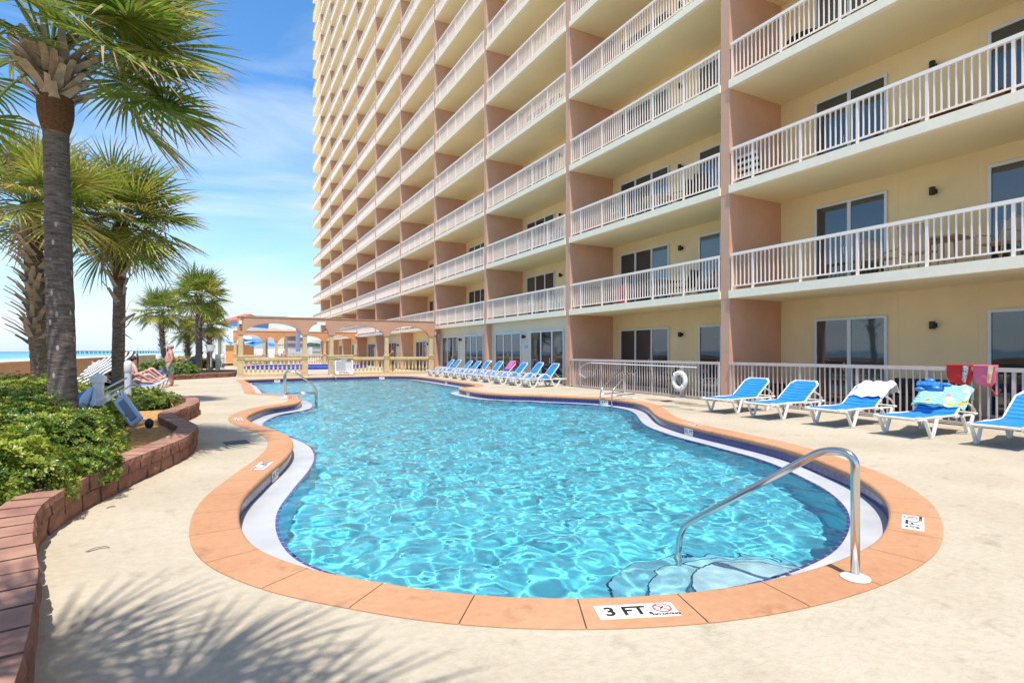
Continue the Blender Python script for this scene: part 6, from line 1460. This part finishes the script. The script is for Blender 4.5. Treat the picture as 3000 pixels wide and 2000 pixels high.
t = thing('lounge_pad', 'black and white striped folded lounger pad behind the second balcony railing', 'cushion', (13.25, yy(2192,13.25), z2)); b = MB()
Mx_ = Matrix.Rotation(R(-12), 4, 'Y')
for i in range(9): b.box(-.05,.05,-.42,.42,.12+i*.085,.12+(i+1)*.085-.002, i % 2, Mx_)
b.build('pad', [M['white'], M['ink']], t, world=False, bevel=.01)
table('dark round table top on the third right balcony', 14.0, yy(2370,14.0), z3, M['darkwicker'], M['darkwicker'], .55, grp=gb)
# middle bay
t = thing('beach_ball', 'large red inflatable ring standing on the lowest middle balcony', 'inflatable', (13.7, yy(1830,13.7), z1+.46)); b = MB(); b.tube([(.1*math.sin(a), .30*math.cos(a), .30*math.sin(a)) for a in [i*math.pi/12 for i in range(24)]], .15, 12, closed=True); b.build('ring', mat('pink red vinyl', (.70,.06,.10), .3), t, world=False, smooth=True)
sling_chair('dark patio chair left of the table on the lowest middle balcony', 13.7, yy(1765,13.7), z1, R(-80), dk, M['black'], gb)
table('square table with a dark patterned cloth on the lowest middle balcony', 13.7, yy(1925,13.7), z1, dk, M['black'], .5, False, grp=gb)
sling_chair('dark high back chair facing left on the lowest middle balcony', 13.7, yy(2005,13.7), z1, R(100), dk, M['black'], gb)
sling_chair('dark patio chair with a pale cushion right on the lowest middle balcony', 13.5, yy(2085,13.5), z1, R(90), tan, M['black'], gb)
table('white round table on the second middle balcony', 13.7, yy(1925,13.7), z2, tan, M['white'], .52, grp=gb)
sling_chair('cream patio chair near the left end of the second middle balcony', 13.6, yy(1822,13.6), z2, R(-90), tan, M['white'], gb)
sling_chair('black metal chair by the lamp on the second middle balcony', 13.7, yy(2000,13.7), z2, R(90), dk, M['black'], gb)
sling_chair('black metal chair by the right door on the second middle balcony', 13.7, yy(2045,13.7), z2, R(60), dk, M['black'], gb)
table('dark wicker round table high on the fourth middle balcony', 13.7, yy(1960,13.7), z4, M['darkwicker'], M['darkwicker'], .5, grp=gb); sling_chair('dark wicker armchair high on the fourth middle balcony', 13.6, yy(1895,13.6), z4, R(-90), M['darkwicker'], M['darkwicker'], gb)
# third bay: painted adirondacks
adirondack('turquoise slatted chair, left one on the lowest third bay balcony', 13.6, yy(1575), z1, R(-80), teal, gb); adirondack('turquoise slatted chair, right one on the lowest third bay balcony', 13.6, yy(1628), z1, R(-100), teal, gb)
adirondack('light blue slatted chair, left one above the turquoise chairs', 13.6, yy(1560), z2, R(-80), lblue, gb); adirondack('light blue slatted chair, right one above the turquoise chairs', 13.6, yy(1625), z2, R(90), lblue, gb)
sling_chair('white chair at the far end of the third level in the fourth bay', 13.6, yy(1385), z3, R(-90), M['white'], M['white'], gb)
adirondack('pale green chair high at the left of the fifth level', 13.5, yy(1722,13.5), slabz(5), R(180), teal, gb)
# ground patios
for px, lb in ((2170, 'dark wicker patio armchair, first behind the right railing'), (2700, 'black quilted sofa section behind the railing by the towel lounger'), (2260, 'low dark wicker ottoman behind the first blue lounger')):
    q = yy(px, 14.3); t = thing('wicker_sofa', lb, 'sofa', (14.3, q, 0), 0, 'dark wicker furniture on the ground patio'); b = MB(); w = .75 if px == 2700 else .42
    b.box(-.38,.38,-w,w,.06,.40); b.build('seat', M['darkwicker'], t, world=False, bevel=.03)
    b = MB(); b.box(.26,.40,-w,w,.40,.80 if px != 2260 else .5); b.build('backrest', M['darkwicker'], t, world=False, bevel=.03)
sling_chair('white folding chair standing on the ground patio beside the peach column', 13.4, yy(2095,13.4), 0, R(170), M['white'], M['white'], gb)
sling_chair('white wire chair on the ground patio behind the reach pole hook', 13.5, yy(1722,13.5), 0, R(150), M['white'], M['white'], gb)
table('dark table on the ground patio behind the ladder rails', 13.9, yy(1850,13.9), 0, M['darkwicker'], M['black'], .5, False, grp=gb)
sling_chair('dark chair on the ground patio behind the life ring', 13.8, yy(1950,13.8), 0, R(120), dk, M['black'], gb)
# lettering curves become meshes
bpy.context.view_layer.update()
dg = bpy.context.evaluated_depsgraph_get(); done = []
for o in TEXTS:
    me = bpy.data.meshes.new_from_object(o.evaluated_get(dg)); done.append((o, me))
for o, me in done:
    n = bpy.data.objects.new('lettering', me); COL.objects.link(n); n.parent = o.parent; n.matrix_local = o.matrix_local.copy()
    nm = o.name; bpy.data.objects.remove(o, do_unlink=True)
